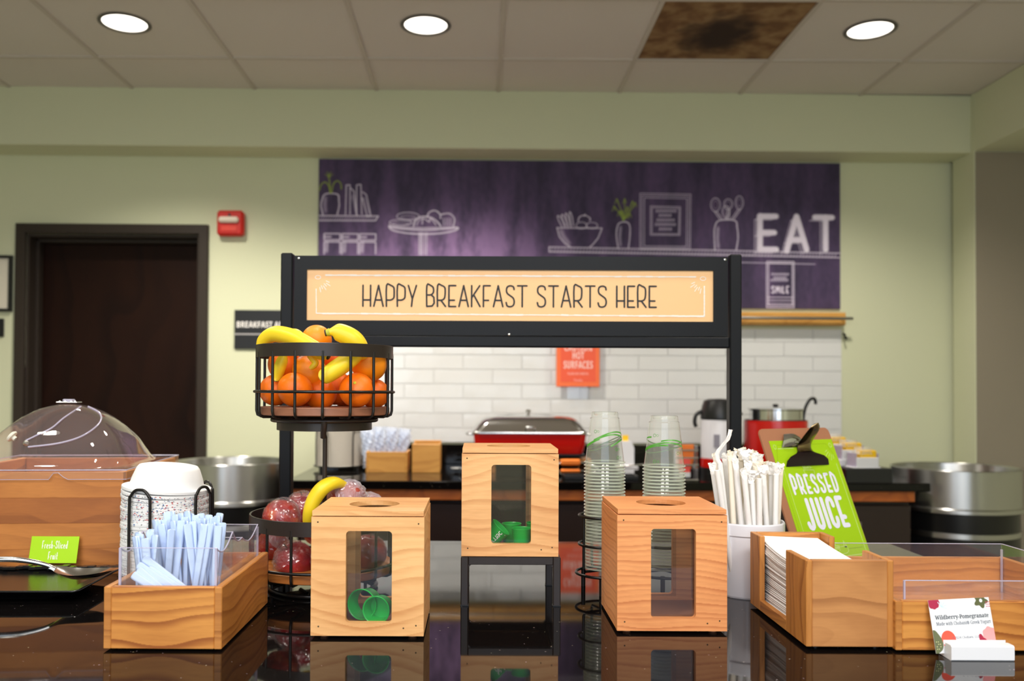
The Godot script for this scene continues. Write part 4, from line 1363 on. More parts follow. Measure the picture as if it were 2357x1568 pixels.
func soup_kettle():
	var c := at_back(1812, 1100)
	var t := thing("soup_kettle", "red soup kettle with steel insert and black ladle at the right of the tiles", "kettle", Vector3(c.x, TOP, c.z - 0.15))
	var z := -(c.z - 0.15)
	var y := func(v): return P(1812, v, z).y - TOP
	var r := 140.0 * z / FPX / 2
	part(t, "body", lathe(MB.new(), [Vector2(0, 0), Vector2(r * 0.96, 0), Vector2(r, 0.012), Vector2(r, y.call(972)), Vector2(r * 0.99, y.call(968))], 48), M.red)
	part(t, "deck", lathe(MB.new(), [Vector2(r * 0.99, y.call(968)), Vector2(r * 0.985, y.call(966)), Vector2(r * 0.8, y.call(966))], 48), M.black_plastic)
	part(t, "insert", lathe(MB.new(), [Vector2(r * 0.84, y.call(966)), Vector2(r * 0.84, y.call(945)), Vector2(r * 0.88, y.call(943)), Vector2(r * 0.88, y.call(941))], 48), M.chrome)
	var lid := part(t, "lid", lathe(MB.new(), [Vector2(r * 0.85, y.call(942)), Vector2(r * 0.6, y.call(938)), Vector2(r * 0.2, y.call(936.5)), Vector2(0, y.call(936.5))], 48), M.chrome)
	part(lid, "knob", lathe_at(Vector3(0, y.call(937), 0), [Vector2(0.008, 0), Vector2(0.014, 0.006), Vector2(0.012, 0.012), Vector2(0, 0.014)], 16), M.black_plastic)
	var l := thing("ladle", "black hooked ladle handle sticking out of the red soup kettle", "ladle", Vector3(c.x, TOP, c.z - 0.15))
	var q := func(u, v): return P(u, v, z) - Vector3(c.x, TOP, c.z - 0.15)
	part(l, "handle", tube(MB.new(), smooth([q.call(1846, 985), q.call(1852, 945), q.call(1860, 926), q.call(1867, 918), q.call(1874, 918), q.call(1877, 924), q.call(1877, 931)], 5), 0.0075, 10), M.black_plastic)
	part(l, "cup", lathe_at(q.call(1842, 1010), [Vector2(0, 0), Vector2(0.02, 0.004), Vector2(0.03, 0.02), Vector2(0.031, 0.036)], 20), M.chrome)

func tea_boxes():
	var a := at_back(1950, 1114)
	var b := at_back(2056, 1114)
	var t := thing("display_block", "low black block under the tea packet bins at the end of the rear counter", "riser", Vector3((a.x + b.x) / 2, TOP, a.z - 0.17))
	var bh := P(2000, 1079, -a.z).y - TOP
	part(t, "block", box(Vector3(0, bh / 2, 0), Vector3(b.x - a.x, bh, 0.32), 0.004), M.black_plastic)
	var k := 0
	for q in [[1986, 1074, 3.66, "front white bin of yellow tea packets on the black block"], [1953, 1056, 3.76, "middle white bin of yellow tea packets on the black block"], [1918, 1042, 3.86, "rear white bin of yellow tea packets, highest of three"]]:
		var p := P(q[0], q[1], q[2])
		var y0: float = TOP + bh
		var n := thing("packet_bin", q[3], "bin", Vector3(p.x, y0, p.z), 0.12, "white bins of yellow packets")
		var lift: float = maxf(0.004, P(q[0], q[1], q[2]).y - y0)
		var w := 0.098
		part(n, "base", box(Vector3(0, lift / 2, 0), Vector3(w + 0.02, lift, 0.075), 0.002), M.white)
		part(n, "front_panel", box(Vector3(0, lift + 0.02, 0.034), Vector3(w, 0.04, 0.004), 0.001), M.white)
		part(n, "rear_panel", box(Vector3(0, lift + 0.03, -0.034), Vector3(w, 0.06, 0.004), 0.001), M.white)
		for s in [-1.0, 1.0]:
			part(n, "side_panel", box(Vector3(s * w / 2, lift + 0.029, 0), Vector3(0.004, 0.058, 0.07), 0.001), M.acrylic_edge)
		var m := MB.new()
		for j in 5:
			bx(m, Vector3(0.008 + 0.002 * j, lift + 0.042 + 0.002 * (j % 2), 0.026 - 0.011 * j), Vector3(w * 0.72, 0.05, 0.006), 0.001)
		part(n, "packets", m, M.yellow, "yellow packets")
		var rows := []
		for j in 6:
			var row := PackedVector3Array()
			for i in 12:
				var an := TAU * i / 12
				row.append(Vector3(cos(an) * w * 0.5 * (1.0 - j * 0.08), lift + 0.052 + j * 0.006 + 0.003 * sin(i * 2.7 + j * 1.7 + k), sin(an) * 0.034))
			rows.append(row)
		part(n, "wrapper", facets(MB.new(), rows), clear(0.25, Color(0.95, 0.95, 0.95), 0.1))
		k += 1

# ---------------------------------------------------------------- the serving counter in front
func front_counter():
	var t := thing("serving_counter", "polished speckled black stone counter in the foreground carrying the breakfast items", "counter", Vector3(-0.2325, 0, -1.53))
	part(t, "worktop", box(Vector3(0, TOP - 0.02, 0), Vector3(2.535, 0.04, 1.32), 0.003), M.granite)
	part(t, "base_panel", box(Vector3(0, (TOP - 0.04) / 2, 0), Vector3(2.35, TOP - 0.04, 1.12), 0.002), M.cabinet)

func banner():
	var z := 2.03
	var a := P(648, 583, z)
	var b := P(1702, 585, z)
	var c := (a + b) / 2
	var t := thing("banner_stand", "black metal banner stand with peach sign reading happy breakfast starts here", "sign", Vector3(c.x, TOP, c.z), -0.012)
	var w := b.x - a.x
	var hp := a.y - TOP
	var y := func(v): return P(1178, v, z).y - TOP
	var x := func(u): return P(u, 680, z).x - c.x
	var pw := 0.028
	for s in [-1.0, 1.0]:
		part(t, "post", box(Vector3(s * (w - pw) / 2, hp / 2, -0.002), Vector3(pw, hp, 0.032), 0.003), M.black_metal)
		part(t, "foot_plate", box(Vector3(s * (w - pw) / 2, 0.003, -0.002), Vector3(0.05, 0.006, 0.08), 0.001), M.black_metal)
	part(t, "crossbar", box(Vector3(0, (y.call(774) + y.call(800)) / 2, 0), Vector3(w - 2 * pw, y.call(774) - y.call(800), 0.026), 0.003), M.black_metal)
	var fw: float = x.call(1672) - x.call(680)
	var fh: float = y.call(592) - y.call(773)
	var fy: float = (y.call(592) + y.call(773)) / 2
	var pw2: float = x.call(1638) - x.call(707)
	var ph: float = y.call(623) - y.call(740)
	var py: float = (y.call(623) + y.call(740)) / 2
	var px: float = (x.call(1638) + x.call(707)) / 2
	var m := MB.new()
	m.xf = Transform3D(Basis(), Vector3(0, fy, 0))
	var inner := rrect(pw2, ph, 0.0015)
	for i in inner.size():
		inner[i] += Vector2(px, py - fy)
	holed(m, outer_for(fw, fh), inner, -0.011, 0.012)
	var fr := part(t, "sign_frame", m, M.black_metal)
	for q in [[688, 598], [1664, 598], [1172, 771]]:
		part(fr, "screw", lathe_at2(Vector3(x.call(q[0]), y.call(q[1]), 0.012), 0.003), M.chrome)
	var sg := part(t, "sign_panel", box(Vector3(px, py, 0.004), Vector3(pw2 + 0.004, ph + 0.004, 0.006), 0.0), mat(rgb8(250, 200, 142), 0.4), "peach sign panel")
	m = MB.new()
	var cap: float = y.call(659) - y.call(707)
	var words := "HAPPY BREAKFAST STARTS HERE"
	var total := 0.0
	var cnt := 0
	for ch in words:
		total += glyph(ch)[0] * cap
		cnt += 1
	var target: float = x.call(1508) - x.call(836)
	var gap := 0.0078
	var wide := (target - gap * (cnt - 1)) / total
	write(m, words, cap, wide, gap, 0.0039, Vector2((x.call(1508) + x.call(836)) / 2, y.call(707)), 0.0075)
	part(sg, "lettering", m, M.ink)
	m = MB.new()
	var rr := RandomNumberGenerator.new()
	rr.seed = 3
	var edge := func(u0, v0, u1, v1, wd):
		var n := 60
		for k in n:
			var p := Vector2(x.call(lerpf(u0, u1, k / float(n))), y.call(lerpf(v0, v1, k / float(n))) + rr.randf_range(-0.0005, 0.0005))
			var q := Vector2(x.call(lerpf(u0, u1, (k + 1.0) / n)), y.call(lerpf(v0, v1, (k + 1.0) / n)))
			stroke(m, [p, q], wd * rr.randf_range(0.55, 1.1), 0.0075)
	edge.call(750.0, 636.0, 1598.0, 637.0, 0.0036)
	edge.call(729.0, 724.0, 1618.0, 727.0, 0.0036)
	edge.call(728.0, 668.0, 729.0, 724.0, 0.0022)
	edge.call(1618.0, 658.0, 1618.0, 727.0, 0.003)
	for sd in [[732.0, 1.0], [1615.0, -1.0]]:
		var lampx: float = sd[0]
		var o := []
		for k in 13:
			o.append(Vector2(x.call(lampx) + 0.0066 * cos(TAU * k / 12), y.call(641) + 0.0042 * sin(TAU * k / 12)))
		stroke(m, o, 0.0014, 0.0075)
		for k in 6:
			var an := deg_to_rad(-24.0 - k * 11.0)
			var r0 := 0.021 + 0.003 * (k % 2)
			var r1 := 0.029 + 0.006 * (k % 2)
			var o2 := Vector2(x.call(lampx), y.call(641))
			var dv := Vector2(cos(an) * sd[1], sin(an))
			stroke(m, [o2 + dv * r0, o2 + dv * r1], 0.0016, 0.0075)
	part(sg, "chalk_border", m, M.chalk)

func lathe_at2(at: Vector3, r: float) -> MB:      # a small round head that faces +z
	var m := MB.new()
	m.xf = Transform3D(Basis(Vector3.RIGHT, PI / 2), at)
	return lathe(m, [Vector2(r, 0), Vector2(r * 0.9, r * 0.4), Vector2(r * 0.4, r * 0.6), Vector2(0, r * 0.62)], 14)

# ---------------------------------------------------------------- the two-tier fruit stand
func fruit_stand():
	var zc := 1.67
	var c := P(744, 1394, zc)
	c.y = TOP
	var t := thing("fruit_stand", "two-tier black wire fruit stand with round wooden bases beside the left wooden box", "fruit stand", c)
	var ya := func(v): return P(744, v, zc).y - TOP
	var tiers := [[0.139, ya.call(1178), 0.03, 0.0165, 0.026], [0.13, ya.call(797), 0.315, 0.016, 0.024]]
	for q in tiers:
		var r: float = q[0]
		var top: float = q[1]
		var bot: float = q[2] if r > 0.135 else ya.call(957)
		var band: float = q[4]
		part(t, "rim_band", lathe(MB.new(), [Vector2(r - 0.0035, top - band), Vector2(r, top - band), Vector2(r, top - 0.0006), Vector2(r - 0.0006, top), Vector2(r - 0.003, top), Vector2(r - 0.0035, top - 0.0006), Vector2(r - 0.0035, top - band)], 72), M.bronze)
		var mid: float = ya.call(902) if r < 0.135 else ya.call(1288)
		part(t, "wire_ring", ring(MB.new(), Vector3(0, mid, 0), r + 0.0015, 0.0028, 64), M.wire)
		part(t, "base_disc", lathe(MB.new(), [Vector2(0, bot + 0.002), Vector2(r - 0.008, bot + 0.002), Vector2(r - 0.0065, bot + 0.0035), Vector2(r - 0.0065, bot + q[3]), Vector2(r - 0.008, bot + q[3] + 0.0015), Vector2(0, bot + q[3] + 0.0015)], 64), M.walnut if r < 0.135 else M.plank, "round wooden base")
		var n := 16
		for k in n:
			var a := TAU * (k + 0.36) / n
			var o := Vector3(sin(a), 0, cos(a))
			part(t, "basket_wire", tube(MB.new(), [o * (r - 0.002) + Vector3(0, top - band * 0.6, 0), o * (r - 0.002) + Vector3(0, bot + 0.01, 0), o * (r - 0.004) + Vector3(0, bot + 0.002, 0), o * (r - 0.01) + Vector3(0, bot - 0.001, 0), o * (r - 0.05) + Vector3(0, bot - 0.001, 0)], 0.0027, 8), M.wire)
	var uy: float = ya.call(966)
	part(t, "support_ring", ring(MB.new(), Vector3(0, uy, 0), 0.098, 0.0042, 56), M.bronze)
	part(t, "support_band", lathe(MB.new(), [Vector2(0.086, uy - 0.019), Vector2(0.09, uy - 0.019), Vector2(0.09, uy - 0.002), Vector2(0.086, uy - 0.002), Vector2(0.086, uy - 0.019)], 56), M.bronze)
	part(t, "upright_rod", tube(MB.new(), [Vector3(0.013, 0.04, 0.07), Vector3(0.013, uy - 0.03, 0.07), Vector3(0.013, uy - 0.02, 0.088)], 0.0042, 10), M.bronze)
	part(t, "rod_collar", tube(MB.new(), smooth([Vector3(0.016, uy, 0.0985), Vector3(0.016, uy - 0.008, 0.097), Vector3(0.014, uy - 0.02, 0.092), Vector3(0.013, uy - 0.03, 0.088)], 4), 0.0055, 10), M.bronze)
	part(t, "foot_ring", ring(MB.new(), Vector3(0, 0.0042, 0), 0.1, 0.0042, 48), M.wire)
	var sp := MB.new()
	for k in 6:
		var a := TAU * k / 6
		tube(sp, [Vector3(sin(a) * 0.1, 0.004, cos(a) * 0.1), Vector3(sin(a) * 0.1, 0.03, cos(a) * 0.1)], 0.003, 6)
	part(t, "foot_post", sp, M.wire)
	for k in 4:
		var a := TAU * k / 4 + 0.4
		part(t, "cross_wire", tube(MB.new(), [Vector3(sin(a) * 0.115, 0.029, cos(a) * 0.115), Vector3(-sin(a) * 0.115, 0.029, -cos(a) * 0.115)], 0.0022, 6), M.wire)
	# oranges, then bananas
	for q in [
			[634, 898, 1.645, 0.0305, 0, "orange at the far left of the upper basket, beside the wire"],
			[679, 897, 1.592, 0.0325, 0, "large orange at the front left of the upper basket"],
			[737, 905, 1.645, 0.032, 0, "orange low in the middle of the upper basket, under the banana tip"],
			[771, 893, 1.7, 0.034, 0, "shaded orange behind the front right orange in the upper basket"],
			[821, 898, 1.6, 0.0325, 1, "orange with yellow navel at the front right of the upper basket"],
			[861, 906, 1.672, 0.0295, 0, "orange at the far right bottom of the upper basket"],
			[849, 838, 1.645, 0.0345, 2, "light orange under the rim at the right of the upper basket"],
			[712, 857, 1.645, 0.0345, 2, "light orange in the middle of the upper basket, behind the banana stem"],
			[656, 840, 1.66, 0.033, 0, "orange under the rim at the left of the upper basket"],
			[729, 782, 1.66, 0.029, 2, "orange peeking over the rim between the two top bananas"],
			[770, 830, 1.72, 0.034, 0, "orange hidden behind the spotted banana in the upper basket"],
			[690, 905, 1.73, 0.033, 0, "orange at the back left of the upper basket"],
			[800, 905, 1.76, 0.033, 0, "orange at the back right of the upper basket"]]:
		var o := thing("orange", q[5], "orange", P(q[0], q[1], q[2]), 0.0, "oranges in the upper basket")
		var nv := Vector3(0.0, 0.45, 0.9).normalized() if q[4] == 1 else Vector3(sin(q[0]), 0.8, -0.4).normalized()
		var sh := func(d: Vector3): return 1.0 - 0.07 * pow(maxf(0.0, d.dot(nv)), 18.0) - 0.03 * absf(d.dot(nv)) + 0.006 * sin(9.0 * atan2(d.cross(nv).x, d.cross(nv).y)) * pow(maxf(0.0, d.dot(nv)), 4.0)
		part(o, "peel", grid(MB.new(), blob(q[3], sh, 36, 24), true), M.orange_light if q[4] == 2 else M.orange)
		var m := MB.new()
		m.xf = Transform3D(Basis(Quaternion(Vector3.UP, nv)), nv * q[3] * 0.885)
		part(o, "navel", lathe(m, [Vector2(0.0035, 0.0), Vector2(0.0024, 0.0014), Vector2(0, 0.002)], 10), M.navel)
	banana("long pale yellow banana curving over the left rim of the upper basket", [[601, 806, 1.667], [608, 783, 1.66], [634, 770, 1.645], [677, 779, 1.615], [718, 800, 1.588], [745, 815, 1.578], [757, 822, 1.574]], 0.0162, 1)
	banana("banana at the back of the rim, just behind the long pale one", [[650, 778, 1.62], [676, 771, 1.63], [692, 781, 1.64], [704, 800, 1.65]], 0.012, 0)
	banana("rounded banana with brown stem on top at the right of the upper basket", [[750, 767, 1.6], [768, 764, 1.6], [788, 769, 1.6], [813, 782, 1.602], [830, 802, 1.61], [838, 826, 1.625]], 0.0175, 2)
	banana("spotted banana pointing its dark tip down in front of the middle orange", [[836, 800, 1.615], [817, 818, 1.597], [793, 836, 1.582], [766, 854, 1.576], [745, 868, 1.573], [737, 873, 1.573]], 0.0165, 1)
	banana("greenish banana stem end hanging before the light orange in the middle", [[700, 806, 1.6], [716, 822, 1.6], [726, 836, 1.6], [714, 849, 1.6]], 0.0065, 2)
	banana("thin banana hanging its stem down at the left of the upper basket", [[660, 806, 1.6], [652, 824, 1.598], [644, 846, 1.6], [637, 868, 1.605], [634, 878, 1.605]], 0.011, 3)
	banana("yellow banana standing between the wrapped apples of the lower basket", [[707, 1206, 1.585], [713, 1176, 1.572], [726, 1146, 1.57], [746, 1122, 1.572], [772, 1112, 1.59], [800, 1118, 1.63]], 0.0135, 0)
	var nt := NoiseTexture2D.new()
	nt.width = 256
	nt.height = 256
	nt.seamless = true
	nt.noise = noise(0.012, 44, 3)
	var gr := Gradient.new()
	gr.offsets = PackedFloat32Array([0.0, 0.4, 0.68, 1.0])
	gr.colors = PackedColorArray([rgb8(120, 12, 16), rgb8(170, 24, 24), rgb8(206, 88, 44), rgb8(232, 160, 84)])
	nt.color_ramp = gr
	M.apple = mat(Color.WHITE, 0.3)
	M.apple.albedo_texture = nt
	M.apple.uv1_triplanar = true
	M.apple.uv1_scale = Vector3.ONE * 7.0
	nt = nt.duplicate()
	gr = Gradient.new()
	gr.offsets = PackedFloat32Array([0.0, 0.5, 1.0])
	gr.colors = PackedColorArray([rgb8(104, 6, 14), rgb8(158, 14, 24), rgb8(186, 40, 34)])
	nt.color_ramp = gr
	M.apple_red = mat(Color.WHITE, 0.3)
	M.apple_red.albedo_texture = nt
	M.apple_red.uv1_triplanar = true
	M.apple_red.uv1_scale = Vector3.ONE * 7.0
	for q in [
			[648, 1192, 1.615, 0.0365, 0, "orange-red apple in cling film above the left rim of the lower basket"],
			[697, 1172, 1.74, 0.036, 1, "dark apple in cling film behind the banana of the lower basket"],
			[799, 1152, 1.63, 0.0385, 2, "pinkish apple in crumpled white film on top right of the banana"],
			[678, 1293, 1.605, 0.0385, 1, "deep red wrapped apple at the bottom front of the lower basket"],
			[627, 1254, 1.7, 0.032, 2, "wrapped apple at the back left bottom of the lower basket"],
			[848, 1272, 1.632, 0.036, 1, "red wrapped apple seen through the window of the left wooden box"],
			[762, 1286, 1.59, 0.036, 1, "wrapped apple at the bottom of the lower basket behind the left wooden box"],
			[848, 1172, 1.72, 0.033, 2, "wrapped apple at the back right of the lower basket, mostly hidden"],
			[735, 1218, 1.68, 0.034, 0, "wrapped apple in the middle of the lower basket behind the left wooden box"]]:
		apple(q)

func banana(label: String, px: Array, rad: float, tips: int):
	var pts := []
	for q in px:
		pts.append(P(q[0], q[1], q[2]))
	var o: Vector3 = pts[0]
	for i in pts.size():
		pts[i] -= o
	pts = smooth(pts, 7)
	var n := pts.size() - 1
	var radii := []
	for i in n + 1:
		var s := float(i) / n
		var r := rad * pow(sin(PI * clampf(0.1 + 0.8 * s, 0, 1)), 0.55)
		if tips >= 2 and s < 0.3:                       # a stem at the first end
			r = lerpf(rad * 0.34, r, smoothstep(0.1, 0.3, s))
		if tips != 2 and s > 0.8:
			r = lerpf(r, rad * 0.3, pow((s - 0.8) / 0.2, 1.5))
		radii.append(r)
	var t := thing("banana", label, "banana", o, 0.0, "bananas on the fruit stand")
	part(t, "peel", tube(MB.new(), pts, radii, 15, false, 0.05), M.banana)
	if tips >= 2:
		part(t, "stem", tube(MB.new(), [pts[0] - (pts[2] - pts[0]) * 0.55, pts[0], pts[1]], rad * 0.36, 10, false, 0.08), M.stem, "cut brown stem")
		part(t, "stem_neck", tube(MB.new(), [pts[1], pts[2], pts[4]], [rad * 0.37, rad * 0.38, rad * 0.45], 10), M.stem_green)
	if tips != 2:
		part(t, "tip", tube(MB.new(), [pts[n - 1], pts[n], pts[n] + (pts[n] - pts[n - 1]) * 0.7], [rad * 0.38, rad * 0.36, rad * 0.2], 10), M.ink, "dark tip")

func apple(q: Array):
	var o := thing("apple", q[5], "apple", P(q[0], q[1], q[2]), q[0] * 0.7, "wrapped apples in the lower basket")
	o.rotation.z = sin(q[1]) * 0.5
	var sh := func(d: Vector3): return 1.0 - 0.2 * exp(-pow(acos(clampf(d.y, -1, 1)) / 0.35, 2)) - 0.12 * exp(-pow((PI - acos(clampf(d.y, -1, 1))) / 0.3, 2)) + 0.02 * cos(5.0 * atan2(d.x, d.z)) * (0.5 - 0.5 * d.y)
	part(o, "skin", grid(MB.new(), blob(q[3] * 0.95, sh, 32, 22), true), M.apple if q[4] != 1 else M.apple_red)
	part(o, "stem", tube(MB.new(), [Vector3(0, q[3] * 0.74, 0), Vector3(0.002, q[3] * 0.98, 0.001)], 0.0012, 6), M.stem)
	var f := noise(2.2, int(q[0]), 3)
	var amt := 0.13 if q[4] == 2 else 0.075
	var wr := func(d: Vector3): return 1.0 + amt * absf(f.get_noise_3d(d.x * 1.3, d.y * 1.3, d.z * 1.3)) + amt * 0.4 * f.get_noise_3d(d.x * 4.0 + 7.0, d.y * 4.0, d.z * 4.0) - 0.1 * exp(-pow(acos(clampf(d.y, -1, 1)) / 0.3, 2))
	var rows := blob(q[3] * 0.965, wr, 56, 38)
	part(o, "cling_film", facets(MB.new(), rows), M.film, "crinkled clear film")
	var patch := []                # where the film is gathered it turns white
	for j in 11:
		var th := 0.12 + j * 0.1
		var row := PackedVector3Array()
		for i in 34:
			var ph := TAU * i / 34
			var d := Vector3(sin(th) * sin(ph), cos(th), sin(th) * cos(ph))
			row.append(d * float(q[3]) * (1.0 + 0.11 * absf(f.get_noise_3d(d.x * 2.6 + 3.0, d.y * 2.6, d.z * 2.6)) + 0.07 * f.get_noise_3d(d.x * 7.0, d.y * 7.0 + 5.0, d.z * 7.0)))
		patch.append(row)
	var fold := part(o, "film_fold", facets(MB.new(), patch), M.film_haze if q[4] == 2 else M.film_white, "gathered white film")
	fold.basis = o.basis.inverse() * Basis(Quaternion(Vector3.UP, Vector3(0.75 if q[4] != 1 else -0.7, 0.75, 0.5 + 0.3 * sin(q[0])).normalized()))

func raise_on_feet(t: Node3D, w: float, d: float):      # four small pads leave a dark gap under a box
	t.position.y += 0.0028
	for sx in [-1.0, 1.0]:
		for sz in [-1.0, 1.0]:
			part(t, "foot", lathe_at(Vector3(sx * (w / 2 - 0.02), -0.0028, sz * (d / 2 - 0.02)), [Vector2(0, 0), Vector2(0.006, 0), Vector2(0.006, 0.0028), Vector2(0, 0.0028)], 14), M.black_plastic)

# ---------------------------------------------------------------- wooden sample boxes
func sample_boxes():
	var base := P(845, 1471, 1.323)
	var hh := P(845, 1177, 1.323).y - TOP
	var w := 0.1715
	sample_box("light maple box with round lid hole, in front of the fruit stand", Vector3(-0.166, TOP, -1.324 - w / 2), w, hh, M.maple, [0, 0], 0.0)
	sample_box("light maple box with round lid hole, raised on the black metal stand", Vector3(0.0, 0, 0), w, hh, M.maple, [0.17, 0.21], 1.0)
	sample_box("reddish fine-grained box with round lid hole, in front of the clear cups", Vector3(0.3045, TOP, -1.36 - w / 2), w, hh, M.cherry, [0.05, 0.4], 0.0)
	base = base

func sample_box(label: String, at: Vector3, w: float, h: float, m: Material, off: Array, raised: float):
	if raised > 0.0:
		var f0 := C(1060, 1396)
		var f1 := C(1290, 1396)
		var zf := f0.z
		var tp := P(1175, 1283, -zf).y
		var st := thing("metal_stand", "black square-legged metal stand under the middle wooden box", "stand", Vector3((f0.x + f1.x) / 2, TOP, zf - 0.088))
		var sw := f1.x - f0.x
		var sh := tp - TOP
		var b := 0.0135
		for sx in [-1.0, 1.0]:
			for sz in [-1.0, 1.0]:
				part(st, "leg", box(Vector3(sx * (sw - b) / 2, sh / 2, sz * (0.176 - b) / 2), Vector3(b, sh, b), 0.0015), M.bronze)
				part(st, "leg_pad", box(Vector3(sx * (sw - b) / 2, 0.0012, sz * (0.176 - b) / 2), Vector3(b + 0.001, 0.0024, b + 0.001), 0.0005), M.black_plastic)
			part(st, "side_rail", box(Vector3(sx * (sw - b) / 2, sh - b / 2, 0), Vector3(b - 0.0004, b, 0.176 - 2 * b), 0.001), M.bronze)
		for sz in [-1.0, 1.0]:
			part(st, "cross_rail", box(Vector3(0, sh - b / 2, sz * (0.176 - b) / 2), Vector3(sw - 2 * b, b, b - 0.0004), 0.001), M.bronze)
			for sx in [-1.0, 1.0]:
				part(st, "corner_gusset", prism(MB.new(), PackedVector2Array([Vector2(sx * (sw / 2 - b), sh - b), Vector2(sx * (sw / 2 - b - 0.005), sh - b), Vector2(sx * (sw / 2 - b), sh - b - 0.005)]), sz * 0.0813 - 0.005, sz * 0.0813 + 0.005), M.bronze)
		at = Vector3(P(1175, 1281, -zf).x - 0.001, tp, zf - 0.088)
		w *= 0.993
	var t := thing("sample_box", label, "box", at)
	var foot := 0.0045 if raised == 0.0 else 0.0008
	if raised > 0.0:
		h -= 0.004
	for sx in [-1.0, 1.0]:
		for sz in [-1.0, 1.0]:
			part(t, "foot", lathe_at(Vector3(sx * (w / 2 - 0.018), 0, sz * (w / 2 - 0.018)), [Vector2(0, 0), Vector2(0.006, 0), Vector2(0.007, foot), Vector2(0, foot)], 16), M.board)
	var lid_h := 0.0075
	var bh := h - lid_h - foot - 0.0015
	var win := Vector2(0.07, 0.1385)
	var wy := 0.0224 + win.y / 2
	var o := Vector2(off[0], off[1])
	for s in [1.0, -1.0]:
		var mm := MB.new()
		mm.off = o + Vector2(0.1 * s, 0.07 * s)
		mm.xf = Transform3D(Basis(), Vector3(0, foot + bh / 2, s * (w / 2 - 0.005)))
		var inner := rrect(win.x, win.y, 0.006)
		for i in inner.size():
			inner[i] += Vector2(0.002, wy - bh / 2 - foot * 0.5)
		holed(mm, outer_for(w, bh), inner, -0.005, 0.005)
		var fp := part(t, "front_panel" if s > 0.0 else "rear_panel", mm, m)
		var pm := MB.new()
		var zz: float = s * (w / 2 - 0.0105)
		pm.quad(Vector3(-win.x / 2 - 0.006, foot + wy - win.y / 2 - 0.006, zz), Vector3(win.x / 2 + 0.008, foot + wy - win.y / 2 - 0.006, zz), Vector3(win.x / 2 + 0.008, foot + wy + win.y / 2 + 0.006, zz), Vector3(-win.x / 2 - 0.006, foot + wy + win.y / 2 + 0.006, zz), Vector3(0, 0, s))
		part(fp, "window_pane", pm, M.window, "clear plastic window")
		part(t, "side_panel", box(Vector3(s * (w / 2 - 0.005), foot + bh / 2, 0), Vector3(0.01, bh - 0.0006, w - 0.0202), 0.0006, 2, o + Vector2(0.2, 0.15 * s)), m)
	part(t, "bottom_panel", box(Vector3(0, foot + 0.006, 0), Vector3(w - 0.021, 0.008, w - 0.021), 0.0005, 0, o), M.board)
	var inner_glass := MB.new()
	for s in [-1.0, 1.0]:
		bx(inner_glass, Vector3(s * (w / 2 - 0.016), foot + bh / 2, 0), Vector3(0.003, bh - 0.03, w - 0.03), 0.0005)
	part(t, "liner_strip", inner_glass, M.smoke)
	# the lid, undercut all round, with its round hole
	var lm := MB.new()
	lm.off = o + Vector2(0.03, 0.31)
	lm.xf = Transform3D(Basis(Vector3.RIGHT, -PI / 2), Vector3(0, h - lid_h, 0))
	var circ := PackedVector2Array()
	var sq := outer_for(w - 0.002, w - 0.002)
	for p in sq:
		circ.append(p.normalized() * 0.0405)
	holed(lm, sq, circ, 0.0, lid_h)
	part(t, "lid", lm, m, "flat lid with a round hole")
	part(t, "lid_lip", box(Vector3(0, h - lid_h - 0.001, 0), Vector3(w - 0.03, 0.003, 0.012), 0.0003), M.board)
	var nm := MB.new()
	for p in [[-0.076, 0.172], [0.077, 0.17], [-0.074, 0.014], [0.074, 0.016], [0.055, 0.012]]:
		nm.xf = Transform3D(Basis(Vector3.RIGHT, PI / 2), Vector3(p[0], foot + p[1] * bh / 0.18, w / 2 + 0.0001))
		lathe(nm, [Vector2(0.0013, 0), Vector2(0.0009, 0.0002), Vector2(0, 0.0002)], 10)
	part(t, "nail_head", nm, M.stem)
	if off[0] == 0 and raised == 0.0:       # two rings lie on their sides
		var k := 0
		for q in [[841, 1378, 1.385, 0.0238, -0.3, "left green plastic ring lying in the left wooden box"], [872, 1381, 1.36, 0.0212, -0.2, "right green plastic ring lying in the left wooden box"]]:
			var p := P(q[0], q[1], q[2])
			green_ring(q[5], Vector3(p.x, at.y + foot + 0.0105 + q[3] + 0.001, p.z), q[3], 0.03, Basis(Vector3.UP, q[4]) * Basis(Vector3.RIGHT, PI / 2 - 0.03), k == 0)
			k += 1
	elif raised > 0.0:
		var y0 := at.y + foot + 0.011
		green_ring("large green plastic cup ring with pale lettering in the raised wooden box", Vector3(at.x - 0.026, y0 + 0.021, at.z + 0.04), 0.0195, 0.036, Basis(Vector3.BACK, -0.75) * Basis(Vector3.RIGHT, 0.1), true, "berry")
		green_ring("front green plastic cup standing in the raised wooden box", Vector3(at.x + 0.023, y0 + 0.017, at.z + 0.045), 0.018, 0.032, Basis(), false)
		green_ring("rear green plastic cup standing in the raised wooden box", Vector3(at.x + 0.006, y0 + 0.018, at.z + 0.004), 0.018, 0.034, Basis(), false)
		green_ring("green plastic cup at the right side of the raised wooden box", Vector3(at.x + 0.05, y0 + 0.02, at.z + 0.012), 0.017, 0.036, Basis(), false)

